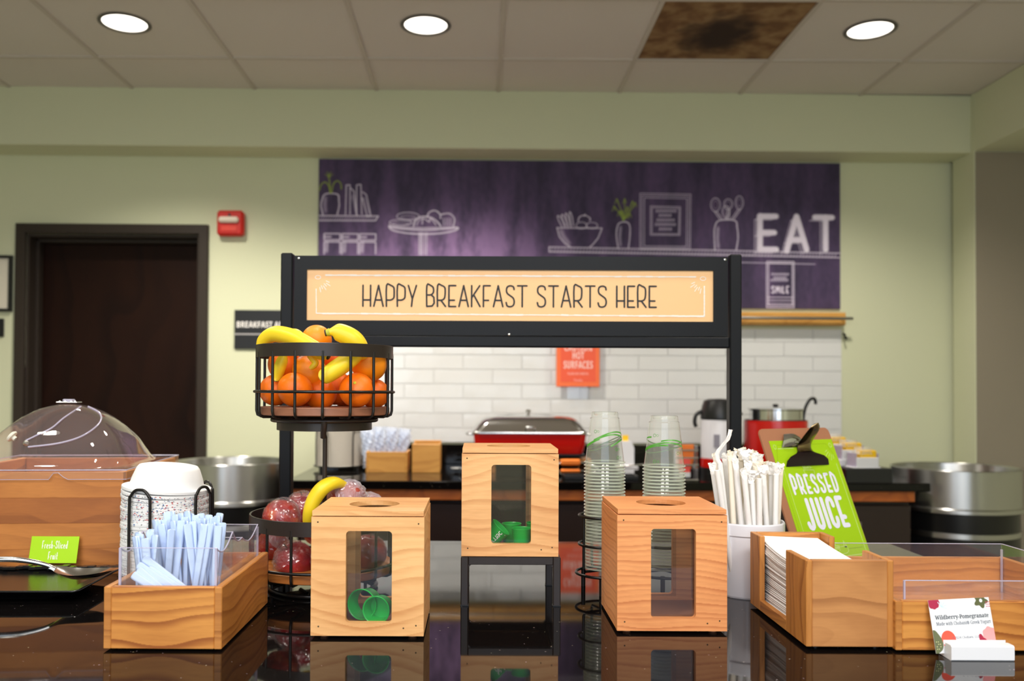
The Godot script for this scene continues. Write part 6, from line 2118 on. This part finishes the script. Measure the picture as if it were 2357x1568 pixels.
func card():
	var a := C(2190, 1522)
	var b := C(2336, 1523)
	var w := b.x - a.x
	var h := P(2260, 1487, -a.z).y - TOP
	var d := 0.034
	var t := thing("card_holder", "small white card holder with a leaning flavour card", "card holder", Vector3((a.x + b.x) / 2, TOP, a.z - d / 2))
	var pr := PackedVector2Array([Vector2(-d / 2, 0.001), Vector2(-d / 2, h * 0.8), Vector2(-d / 2 + 0.012, h + 0.002), Vector2(-0.004, h + 0.002), Vector2(-0.0035, 0.006), Vector2(-0.0012, 0.006), Vector2(0.0012, h), Vector2(d / 2 - 0.002, h), Vector2(d / 2, h - 0.002), Vector2(d / 2, 0.0015), Vector2(d / 2 - 0.0015, 0.0)])
	var m := MB.new()
	m.xf = Transform3D(Basis(Vector3.UP, -PI / 2), Vector3.ZERO)
	part(t, "base", prism(m, pr, -w / 2, w / 2), M.white)
	# the card leans back and to the left in its slot
	var c := thing("flavour_card", "white flavour card with berry shapes, printed wildberry pomegranate", "card", t.position + Vector3(-0.012, 0.007, -0.0024))
	var cw: float = P(2298, 1400, -a.z + 0.03).x - P(2157, 1400, -a.z + 0.03).x
	var ch := 0.074
	c.basis = Basis(Vector3.UP, 0.0) * Basis(Vector3.RIGHT, -0.2) * Basis(Vector3.BACK, 0.055)
	part(c, "sheet", box(Vector3(0, ch / 2, 0), Vector3(cw, ch, 0.0008), 0.0), mat(rgb8(240, 240, 242), 0.5))
	var pz := 0.0006
	text(c, "Wildberry-Pomegranate", 0.0058, Vector3(0.001, ch * 0.665, pz), mat(rgb8(24, 44, 62), 0.6), 0.78, true, true)
	text(c, "Made with Chobani® Greek Yogurt", 0.0047, Vector3(0.002, ch * 0.545, pz), mat(rgb8(60, 74, 96), 0.6), 0.72, false, true)
	text(c, "©2024 Chobani, LLC", 0.0016, Vector3(0.002, ch * 0.275, pz), mat(rgb8(90, 96, 110), 0.6), 0.9, false, false)
	var spot := func(called: String, x: float, y: float, rx: float, ry: float, wob: float, lob: int, col: Color, z := 0.0006):
		var pts := PackedVector2Array()
		for k in 48:
			var an := TAU * k / 48
			var r := 1.0 + wob * cos(lob * an + 0.6)
			pts.append(Vector2(clampf(x + rx * r * cos(an), -cw / 2, cw / 2), clampf(y + ry * r * sin(an), 0.0, ch)))
		var mm := MB.new()
		for k in 48:
			mm.tri(Vector3(x, y, z).clamp(Vector3(-cw / 2, 0, -1), Vector3(cw / 2, ch, 1)), Vector3(pts[k].x, pts[k].y, z), Vector3(pts[(k + 1) % 48].x, pts[(k + 1) % 48].y, z), Vector3.BACK, Vector3.BACK, Vector3.BACK)
		part(c, called, mm, mat(col, 0.5))
	spot.call("printed_berry", -cw * 0.42, ch * 0.955, cw * 0.1, ch * 0.13, 0.04, 9, rgb8(176, 32, 74))
	spot.call("printed_flower", cw * 0.36, ch * 0.94, cw * 0.1, ch * 0.12, 0.22, 5, rgb8(92, 96, 58))
	spot.call("flower_centre", cw * 0.36, ch * 0.945, cw * 0.025, ch * 0.035, 0.0, 1, rgb8(240, 240, 242), 0.0009)
	spot.call("printed_fruit", -cw * 0.26, ch * 0.25, cw * 0.115, ch * 0.17, 0.03, 2, rgb8(248, 88, 66))
	spot.call("printed_leaf", -cw * 0.47, ch * 0.2, cw * 0.1, ch * 0.22, 0.1, 3, rgb8(104, 110, 74), 0.0008)
	spot.call("printed_blossom", cw * 0.42, ch * 0.28, cw * 0.12, ch * 0.17, 0.06, 7, rgb8(252, 160, 160))
	spot.call("printed_petal", cw * 0.28, ch * 0.2, cw * 0.06, ch * 0.1, 0.3, 3, rgb8(166, 28, 62), 0.0008)
	var sp := MB.new()
	for k in 9:
		stroke(sp, [Vector2(cw * (0.44 + 0.025 * (k % 3)), ch * (0.83 + 0.04 * (k / 3)))], 0.0016, pz)
	part(c, "printed_dots", sp, mat(rgb8(200, 60, 100), 0.5))
	sp = MB.new()
	for k in 8:
		stroke(sp, [Vector2(cw * (-0.47 + 0.03 * (k % 3)), ch * (0.08 + 0.045 * (k / 2)))], 0.0014, 0.0011)
	part(c, "leaf_dots", sp, mat(rgb8(226, 222, 160), 0.5))
	sp = MB.new()
	for k in 5:
		stroke(sp, [Vector2(-cw * 0.3, ch * 0.86), Vector2(-cw * 0.3 + 0.008 * cos(k * 0.6 - 0.3), ch * 0.86 + 0.008 * sin(k * 0.6 - 0.3))], 0.001, pz)
	part(c, "printed_sprig", sp, mat(rgb8(206, 226, 236), 0.5))

# ---------------------------------------------------------------- spoons in their clear caddy
func spoons():
	var a := C(237, 1499)
	var b := C(510, 1500)
	var zb := C(619, 1392).z
	var w := b.x - a.x
	var d := a.z - zb
	var h := P(380, 1356, -a.z).y - TOP
	var ct := Vector3((a.x + b.x) / 2, TOP, (a.z + zb) / 2)
	var t := thing("spoon_caddy", "wooden box with clear divider panes holding the plastic spoons", "box", ct)
	part(t, "front_panel", box(Vector3(0, h / 2, d / 2 - 0.006), Vector3(w - 0.022, h - 0.0006, 0.0116), 0.001, 0, Vector2(0.02, 0.18)), M.stripe)
	part(t, "rear_panel", box(Vector3(0, h / 2, -d / 2 + 0.006), Vector3(w - 0.022, h - 0.0006, 0.0116), 0.001, 0, Vector2(0.2, 0.18)), M.oak)
	for s in [-1.0, 1.0]:
		part(t, "side_panel", box(Vector3(s * (w / 2 - 0.0055), h / 2, 0), Vector3(0.011, h, d), 0.0012, 2, Vector2(0.15 * s, 0.33)), M.oak)
	part(t, "bottom_panel", box(Vector3(0, 0.004, 0), Vector3(w - 0.023, 0.006, d - 0.026), 0.0005, 0), M.oak)
	var iw := w - 0.03
	var zf := d / 2 - 0.02
	var lh := P(380, 1266, -a.z + 0.02).y - TOP
	var zm := zf - 0.085                 # the divider
	var mh := P(450, 1246, -ct.z - zm).y - TOP
	var zr := -d / 2 + 0.016
	var rh := P(560, 1211, -ct.z - zr).y - TOP
	var ln := part(t, "liner", box(Vector3(0, 0.0085, 0), Vector3(iw, 0.002, d - 0.036), 0.0003), M.acrylic, "clear plastic liner")
	var th := 0.003
	for q in [[zf, lh], [zm, mh + 0.012], [zm - 0.055, rh - 0.006], [zr, rh]]:
		part(ln, "pane", box(Vector3(0, q[1] / 2 + 0.004, q[0]), Vector3(iw, q[1] - 0.008, th), 0.0002), M.acrylic)
		var em := MB.new()
		bx(em, Vector3(0, q[1], q[0]), Vector3(iw, 0.001, th * 1.05), 0.0002)
		part(ln, "pane_edge", em, M.acrylic_edge)
	for s in [-1.0, 1.0]:
		var pts := PackedVector2Array([Vector2(zf, 0.01), Vector2(zf, lh)])
		var prev := [zf, lh]
		for q in [[zm, mh + 0.012], [zm - 0.055, rh - 0.006], [zr, rh]]:
			for k in 9:
				var f := (k + 1) / 9.0
				pts.append(Vector2(lerpf(prev[0], q[0], f), lerpf(prev[1], q[1], pow(f, 1.6)) - 0.016 * sin(PI * f) * (1.0 - 0.4 * f)))
			prev = q
		pts.append(Vector2(zr, 0.01))
		var m := MB.new()
		m.xf = Transform3D(Basis(Vector3.UP, -PI / 2), Vector3(s * iw / 2, 0, 0))
		part(ln, "side_pane", prism(m, pts, -th / 2, th / 2), M.acrylic)
		var em := MB.new()
		for k in range(1, pts.size() - 2):
			var p := Vector3(s * iw / 2, pts[k].y, pts[k].x)
			var q := Vector3(s * iw / 2, pts[k + 1].y, pts[k + 1].x)
			tube(em, [p, q], 0.0012, 5)
		for k in [0, 3]:
			bx(em, Vector3(s * iw / 2, lh / 2 + 0.004 if k == 0 else rh / 2, zf if k == 0 else zr), Vector3(th * 1.1, (lh if k == 0 else rh) - 0.008, th * 1.1), 0.0002)
		part(ln, "liner_edge", em, M.acrylic_edge)
	raise_on_feet(t, w, d)
	# crumpled clear bag in the back compartment
	var bag := thing("clear_bag", "crumpled clear plastic bag behind the spoons in the caddy", "bag", ct + Vector3(0.03, 0.012, zm - 0.03))
	var f := noise(1.6, 5, 3)
	var wr := func(dd: Vector3): return 1.0 + 0.35 * f.get_noise_3d(dd.x * 1.5, dd.y * 1.5, dd.z * 1.5)
	var rows := blob(0.034, wr, 22, 14)
	for r in rows:
		for i in r.size():
			r[i] = r[i] * Vector3(1.1, 1.35, 0.62) + Vector3(0, 0.048, 0)
	part(bag, "film", facets(MB.new(), rows), clear(0.14, Color(0.9, 0.9, 0.9), 0.1))
	# every spoon: column and row of the handle's tip, distance
	var tips := [[300, 1234], [312, 1225], [314, 1234], [323, 1229], [334, 1239], [347, 1218], [357, 1196], [364, 1198], [359, 1231], [377, 1196], [384, 1178], [398, 1177], [404, 1184], [415, 1182], [432, 1176], [441, 1182], [399, 1199], [394, 1218], [418, 1198], [430, 1199], [430, 1206], [444, 1200], [454, 1194], [461, 1182], [463, 1205], [469, 1193], [472, 1206], [482, 1185], [484, 1205], [491, 1190], [493, 1202], [508, 1181], [502, 1187], [521, 1203], [485, 1198], [450, 1186], [425, 1190], [345, 1222], [371, 1206], [515, 1210]]
	var mesh := spoon_mesh()
	tips.sort_custom(func(a, b): return a[0] < b[0])
	var k := 0
	for q in tips:
		var z: float = lerpf(1.295, 1.375, clampf((1240.0 - q[1]) / 62.0, 0, 1)) + 0.006 * sin(k * 3.1)
		var tip := P(q[0], q[1], z)
		var lx := clampf(tip.x - ct.x, -iw / 2 + 0.012, iw / 2 - 0.012)
		var foot := Vector3(ct.x + clampf(lx + [0.024, 0.004, 0.03, -0.012, 0.012][k % 5] * (1.0 if lx < 0.02 else -0.8), -iw / 2 + 0.02, iw / 2 - 0.02), TOP + 0.011, ct.z + clampf(tip.z - ct.z + [0.012, -0.006, 0.004][k % 3], zm + 0.012, zf - 0.012))
		tip.x = ct.x + lx
		put_spoon(mesh, foot, tip, (k % 7 - 3) * 0.22, "upright white plastic spoon in the clear caddy, %s handle tip from the left" % nth(k + 1))
		k += 1
	for q in [[331, 1284, 1.295, 428, 1356], [318, 1300, 1.29, 405, 1357], [318, 1310, 1.287, 375, 1358], [306, 1322, 1.284, 362, 1360], [342, 1308, 1.292, 420, 1358]]:
		var tip := P(q[0], q[1], q[2])
		var e := P(q[3], q[4], q[2])
		var dv := (e - tip).normalized()
		var n := "slanting white plastic spoon %s" % ["highest of five leaning at the left", "second highest of five leaning at the left", "fourth of five leaning at the left, near the pane", "lowest of five leaning at the left", "third of five leaning at the left, in the middle"][k - 40]
		put_spoon(mesh, tip + dv * 0.118, tip, 0.3, n)
		k += 1

func spoon_mesh() -> Mesh:
	var rows := []
	var n := 30
	for j in n + 1:
		var s := float(j) / 26.0 if j < 25 else lerpf(24.0 / 26.0, 1.0, sin((j - 24) / 6.0 * PI / 2))                  # 0 at the bowl's end, 1 at the handle's end; one unit is the whole spoon
		var hw := 0.0
		var dip := 0.0
		var th := 0.0016
		if s < 0.27:
			var a := s / 0.27
			hw = 0.0155 * sin(PI * clampf(a * 0.93 + 0.04, 0, 1)) + 0.0012
			dip = 0.007 * sin(PI * a)
		else:
			hw = lerpf(0.0034, 0.0061, pow((s - 0.27) / 0.73, 0.6))
			dip = -0.0012
		if j > 24:
			hw *= sqrt(maxf(0.06, 1.0 - pow((j - 24) / 6.0, 4.0)))
		var row := PackedVector3Array()
		for i in 5:
			var u := i / 2.0 - 1.0
			row.append(Vector3(u * hw, s, -dip * (1.0 - u * u) + th + (0.0004 if s < 0.27 else 0.0014 if absf(u) > 0.9 else 0.0002)))
		for i in 5:
			var u := 1.0 - i / 2.0
			row.append(Vector3(u * hw, s, -dip * (1.0 - u * u) - 0.0002))
		rows.append(row)
	var m := MB.new()
	grid(m, rows, true)
	return m.mesh()

func put_spoon(mesh: Mesh, foot: Vector3, tip: Vector3, spin: float, label: String):
	var s := thing("plastic_spoon", label, "spoon", foot, 0.0, "white plastic spoons")
	var y := tip - foot
	var yn := y.normalized()
	var x := yn.cross(Vector3(sin(spin), 0, cos(spin))).normalized()
	s.basis = Basis(x, yn, x.cross(yn))
	var i := part(s, "spoon", mesh, M.spoon)
	i.scale = Vector3(1, y.length(), 1)

# ---------------------------------------------------------------- the stack of paper bowls
func bowls():
	var z := 1.7
	var c := P(381, 1340, z)
	c.y = TOP
	var rr := 194.0 * z / FPX / 2
	var t := thing("bowl_holder", "black wire holder with looped uprights around the white paper bowls", "holder", c)
	part(t, "base_ring", ring(MB.new(), Vector3(0, 0.02, 0), rr + 0.002, 0.003, 56), M.wire)
	for k in 5:
		var a: float = [-0.22, 1.2, 2.4, 3.5, -2.0][k]
		var o := Vector3(sin(a), 0, cos(a)) * (rr + 0.005)
		var s := Vector3(cos(a), 0, -sin(a)) * 0.0215
		var top: float = P(381, 1126, z - 0.07).y - TOP
		part(t, "wire_loop", tube(MB.new(), smooth([o + s + Vector3(0, 0.018, 0), o + s + Vector3(0, top - 0.03, 0), o + s * 0.85 + Vector3(0, top - 0.012, 0), o + s * 0.45 + Vector3(0, top - 0.002, 0), o + Vector3(0, top, 0), o - s * 0.45 + Vector3(0, top - 0.002, 0), o - s * 0.85 + Vector3(0, top - 0.012, 0), o - s + Vector3(0, top - 0.03, 0), o - s + Vector3(0, 0.018, 0)], 4), 0.0029, 8), M.wire)
		part(t, "foot", lathe_at(o, [Vector2(0, 0), Vector2(0.006, 0), Vector2(0.006, 0.02), Vector2(0, 0.02)], 12), M.wire)
	var count := 26
	var y0 := 0.024
	var ytop: float = P(381, 1126, z).y - TOP
	var pitch := (ytop - y0) / (count - 1)
	var crown: float = P(381, 1070, z).y - TOP - ytop
	var rim := [Vector2(rr - 0.004, 0.0), Vector2(rr + 0.0002, 0.0004), Vector2(rr + 0.0006, 0.003), Vector2(rr + 0.0002, 0.0058), Vector2(rr - 0.002, 0.0063)]
	var full := rim + [Vector2(rr - 0.012, 0.0068), Vector2(rr * 0.84, 0.009), Vector2(rr * 0.79, crown * 0.5), Vector2(rr * 0.71, crown * 0.86), Vector2(rr * 0.66, crown * 0.97), Vector2(rr * 0.58, crown), Vector2(0, crown)]
	var part_prof := rim + [Vector2(rr - 0.012, 0.0064), Vector2(rr * 0.84, 0.0066)]
	var meshes := [lathe(MB.new(), part_prof, 56).mesh(), lathe(MB.new(), full, 56, 0, TAU, 50.0).mesh()]
	for k in count:
		var topmost := k == count - 1
		var b := thing("paper_bowl", "topmost white paper bowl, upside down on the stack" if topmost else "white paper bowl, %s rim below the top bowl of the left stack" % nth(count - 1 - k), "bowl", c + Vector3(0.0009 * sin(k * 2.1), y0 + pitch * k, 0.0009 * cos(k * 1.3)), k * 0.37, "white paper bowls" if topmost else "speckled paper bowls" if k > 13 else "plain paper bowls")
		b.rotation.z = 0.085 * pow(k / 25.0, 2.0) + 0.006 * sin(k * 1.7)
		part(b, "bowl", meshes[1 if topmost else 0], M.fibre)
		if not topmost:
			var rr2 := RandomNumberGenerator.new()
			rr2.seed = k
			var dense := 90 if k > 16 else 46 if k > 10 else 26
			for col in 3:
				var m := MB.new()
				for j in dense / [1, 3, 4][col]:
					var a := rr2.randf() * TAU
					var hgt := rr2.randf_range(0.0004, 0.005)
					var len := rr2.randf_range(0.001, 0.0034) if col == 0 else rr2.randf_range(0.0014, 0.003)
					var th := rr2.randf_range(0.0004, 0.0008) if col == 0 else rr2.randf_range(0.0008, 0.0018)
					var da := len / rr
					var tilt := rr2.randf_range(-0.001, 0.001)
					var r2 := rr + 0.0012
					var q := [Vector3(sin(a) * r2, hgt - tilt, cos(a) * r2), Vector3(sin(a + da) * r2, hgt + tilt, cos(a + da) * r2), Vector3(sin(a + da) * r2, hgt + th + tilt, cos(a + da) * r2), Vector3(sin(a) * r2, hgt + th - tilt, cos(a) * r2)]
					m.quad(q[0], q[1], q[2], q[3], Vector3(sin(a), 0, cos(a)))
				part(b, "printed_speckle", m, [mat_speck0, mat_speck1, mat_speck2][col]).set_meta("kind", "stuff")

var mat_speck0 := mat(rgb8(86, 78, 82), 0.8)
var mat_speck1 := mat(rgb8(206, 40, 44), 0.8)
var mat_speck2 := mat(rgb8(60, 110, 170), 0.8)

# ---------------------------------------------------------------- domed display box, tray and serving spoon at the left
func dome_box():
	var fr := P(286, 1085, 1.78)
	var w := 0.37
	var d := 0.4
	var yaw := 0.085
	var t := thing("display_box", "tall stained wooden box under a clear roll-top dome at the left", "box", Vector3(fr.x, TOP, fr.z) + Basis(Vector3.UP, yaw) * Vector3(-w / 2, 0, -d / 2), yaw)
	var h := fr.y - TOP - 0.002
	for k in 4:                # the front is glued up from wide boards
		part(t, "front_board", box(Vector3(0, h * (k + 0.5) / 4, d / 2 - 0.008), Vector3(w - 0.004, h / 4 - 0.0002, 0.016), 0.0003, 0, Vector2(0.31 * k, 0.11 * k)), [M.plank, M.plank, M.plank_dark, M.plank][k])
	for s in [-1.0, 1.0]:
		part(t, "side_panel", box(Vector3(s * (w / 2 - 0.008), h / 2, -0.008), Vector3(0.016, h, d - 0.017), 0.001, 2, Vector2(0.2 * s, 0.4)), M.plank)
	part(t, "rear_panel", box(Vector3(0, h / 2, -d / 2 + 0.008), Vector3(w - 0.034, h, 0.016), 0.001, 0, Vector2(0.5, 0.3)), M.plank_dark)
	part(t, "inner_floor", box(Vector3(0, h * 0.7, 0), Vector3(w - 0.034, 0.008, d - 0.05), 0.0005, 0), M.plank_dark)
	var g := thing("dome_cover", "clear plastic dome cover with a hinged lid on the wooden display box", "cover", t.position + Vector3(0, h, 0), yaw)
	var aw := w / 2 + 0.006
	var ad := d / 2 + 0.006
	# a lip that hangs over the box, with a finger notch at the front
	var lip := MB.new()
	var edge := MB.new()
	var ly := -0.014
	for q in [[Vector3(0, 0, ad), Vector3(1, 0, 0), aw], [Vector3(aw, 0, 0), Vector3(0, 0, -1), ad], [Vector3(0, 0, -ad), Vector3(-1, 0, 0), aw], [Vector3(-aw, 0, 0), Vector3(0, 0, 1), ad]]:
		var nn: Vector3 = q[0].normalized()
		var n := 40
		var last := Vector3.ZERO
		for k in n + 1:
			var s: float = (k / float(n) * 2.0 - 1.0) * q[2]
			var notch := 0.0
			if nn.z > 0.5:
				var xx: float = absf(s - 0.055)
				notch = 0.0135 * (1.0 - smoothstep(0.006, 0.016, xx))
			var p: Vector3 = q[0] + q[1] * s + Vector3(0, ly + notch, 0)
			if k > 0:
				var a := Vector3(last.x, 0.004, last.z)
				var b := Vector3(p.x, 0.004, p.z)
				lip.quad(last, p, b, a, nn)
				tube(edge, [last, p], 0.0007, 5)
			last = p
		tube(edge, [q[0] - q[1] * q[2] + Vector3(0, 0.005, 0), q[0] + q[1] * q[2] + Vector3(0, 0.005, 0)], 0.0012, 6)
	part(g, "lip", lip, M.dome)
	part(g, "lip_edge", edge, M.acrylic_edge)
	# the pillow-shaped dome
	var top: float = P(195, 934, 1.98).y - g.position.y
	var shell := func(u: float, v: float) -> Vector3:       # u, v from -1 to 1
		var r := pow(pow(absf(u), 3.6) + pow(absf(v), 3.6), 1.0 / 3.6)
		var m := maxf(absf(u), absf(v))
		var y: float = top * (1.0 - lerpf(1.2 * pow(r, 2.05), 1.0, smoothstep(0.72, 1.0, r)))
		return Vector3(u * aw * 0.985, maxf(y, 0.0) + 0.005, v * ad * 0.985)
	var rows := []
	for j in 33:
		var row := PackedVector3Array()
		for i in 37:
			var u := sin((i / 36.0 * 2.0 - 1.0) * PI / 2)
			var v := sin((j / 32.0 * 2.0 - 1.0) * PI / 2)
			row.append(shell.call(u, v))
		rows.append(row)
	part(g, "dome", grid(MB.new(), rows), M.dome, "clear dome shell")
	# the hinged half: its cut edge runs over the dome, with hinge on top and a knob at the side
	var on_dome := func(u: float, v: float) -> Vector3:     # the spot on the near half of the shell that is seen there
		var best := 1e9
		var at := Vector3.ZERO
		for a in 80:
			for b in 40:
				var s: Vector3 = shell.call(a / 40.0 - 1.0, b / 40.0)
				var e := project(g.transform * s).distance_to(Vector2(u, v))
				if e < best:
					best = e
					at = s
		return at
	for q in [[[186, 936], [146, 962], [118, 985], [88, 1004], [62, 1018]], [[204, 937], [229, 951], [231, 968], [214, 986], [182, 1006], [135, 1022], [68, 1034]]]:
		var pts := []
		for px in q:
			pts.append(on_dome.call(px[0], px[1]) + Vector3(0, 0.001, 0.0015))
		part(g, "lid_edge", tube(MB.new(), smooth(pts, 5), 0.0019, 6), M.acrylic_edge)
	var hp: Vector3 = shell.call(0.0, 0.0)
	var hg := part(g, "hinge", box(hp + Vector3(0.0, 0.003, 0), Vector3(0.046, 0.002, 0.03), 0.0006), M.chrome, "flat metal hinge")
	var hm := MB.new()
	bx(hm, hp + Vector3(0, 0.007, 0), Vector3(0.022, 0.006, 0.02), 0.002)
	part(hg, "hinge_block", hm, M.acrylic_edge)
	for x in [-0.016, -0.004, 0.009, 0.017]:
		part(hg, "rivet", lathe_at(hp + Vector3(x, 0.004, 0.01), [Vector2(0.0034, 0), Vector2(0.0028, 0.002), Vector2(0, 0.003)], 12), M.chrome)
		part(hg, "rivet", lathe_at(hp + Vector3(x, -0.006, 0.008), [Vector2(0, 0), Vector2(0.003, 0.001), Vector2(0.0034, 0.003), Vector2(0, 0.004)], 12), M.chrome)
	var kp: Vector3 = on_dome.call(36.0, 1008.0)
	var km := MB.new()
	km.xf = Transform3D(Basis(Vector3.BACK, 0.9), kp)
	part(g, "knob", lathe(km, [Vector2(0.005, 0), Vector2(0.005, 0.006), Vector2(0.012, 0.007), Vector2(0.013, 0.01), Vector2(0.01, 0.013), Vector2(0, 0.0135)], 24), mat(rgb8(232, 230, 216), 0.4), "white knob")
	km = MB.new()
	km.xf = Transform3D(Basis(Vector3.BACK, 0.9) * Basis(Vector3.RIGHT, 0.5), on_dome.call(61.0, 1022.0))
	part(g, "pivot_pin", lathe(km, [Vector2(0.004, -0.002), Vector2(0.0055, 0.002), Vector2(0.0055, 0.006), Vector2(0.003, 0.008), Vector2(0, 0.008)], 16), M.steel)
	# lime label against the box
	var b := P(120, 1306, 1.75)
	var lw := P(172, 1306, 1.75).x - P(68, 1306, 1.75).x
	var lh := 0.053
	var lb := thing("food_label", "lime green label reading fresh-sliced fruit, leaning on the display box", "label", Vector3(b.x, b.y, b.z), 0.06)
	lb.basis = Basis(Vector3.RIGHT, -0.26)
	lb.position.y = 0.94
	var lm := MB.new()
	part(lb, "card", box(Vector3(0, lh / 2, 0), Vector3(lw * 1.06, lh, 0.001), 0.0), mat(rgb8(172, 222, 6), 0.4))
	write(lm, "Fresh-Sliced", 0.0145, 0.52, 0.0026, 0.0013, Vector2(0.001, lh * 0.55), 0.0008)
	write(lm, "Fruit", 0.0145, 0.52, 0.0026, 0.0013, Vector2(0.0, lh * 0.14), 0.0008)
	part(lb, "lettering", lm, M.chalk)
	# black tray
	var pf := P(187, 1362, 1.523)
	var pb := P(272, 1306, 1.738)
	var x1 := (pf.x + pb.x) / 2
	var tw := 0.33
	var td := pf.z - pb.z
	var py := pf.y - TOP
	var tr := thing("slate_tray", "square black slate-look tray in front of the wooden display box", "tray", Vector3(x1 - tw / 2, TOP, (pf.z + pb.z) / 2), 0.03)
	var trows := []
	for q in [[0.62, 0.0], [0.64, 0.003], [0.86, py * 0.55], [0.985, py - 0.004], [1.0, py - 0.003], [1.0, py], [0.975, py], [0.93, py - 0.004], [0.8, py - 0.007]]:
		trows.append(loop3(rrect(tw * q[0], td * q[0], 0.012), q[1]))
	part(tr, "tray", cap_loops(trows), M.slate)
	var sp := MB.new()
	var r2 := RandomNumberGenerator.new()
	r2.seed = 8
	for k in 26:
		bx(sp, Vector3((k / 25.0 - 0.5) * tw * 0.96, py - 0.001 + r2.randf_range(0, 0.003), -td / 2 + 0.012 + r2.randf_range(-0.002, 0.004)), Vector3(tw / 24, 0.006, r2.randf_range(0.012, 0.022)), 0.001)
	part(tr, "rough_edge", sp, M.slate, "chipped slate edge")
	# chrome spoon across the tray
	var o := P(200, 1318, 1.6)
	var ss := thing("serving_spoon", "large polished serving spoon lying across the black slate tray", "spoon", o)
	var q := func(u, v, z): return P(u, v, z) - o
	var srows := []
	for j in 15:
		var f := j / 14.0
		var c0: Vector3 = q.call(lerpf(118.0, 271.0, f), [1306.0, 1312, 1318, 1324, 1328, 1331, 1332, 1332, 1331, 1329, 1326, 1322, 1318, 1313, 1309][j], 1.585 + 0.02 * f)
		var hw := 0.034 * pow(sin(PI * clampf(0.06 + f * 0.9, 0, 1)), 0.7)
		var row := PackedVector3Array()
		for i in 11:
			var u := i / 5.0 - 1.0
			row.append(c0 + Vector3(0.0, 0.0125 * u * u * sin(PI * clampf(f + 0.02, 0, 1)) + 0.0, -u * hw))
		srows.append(row)
	part(ss, "bowl", double_sheet_y(srows, 0.0012), M.chrome)
	var hpts := smooth([q.call(128, 1310, 1.586), q.call(110, 1302, 1.584), q.call(88, 1296, 1.582), q.call(60, 1291, 1.58), q.call(30, 1288, 1.578), q.call(-5, 1288, 1.575), q.call(-60, 1292, 1.57), q.call(-140, 1304, 1.565)], 4)
	var hr := []
	for i in hpts.size():
		hr.append(lerpf(0.0036, 0.0052, clampf(i / 14.0, 0, 1)))
	part(ss, "handle", tube(MB.new(), hpts, hr, 12), M.chrome)

func double_sheet_y(rows: Array, th: float) -> MB:
	var m := grid(MB.new(), rows)
	var back := []
	for r in rows:
		var b := PackedVector3Array()
		for p in r:
			b.append(p - Vector3(0, th, 0))
		back.append(b)
	grid(m, back, false, true)
	return m
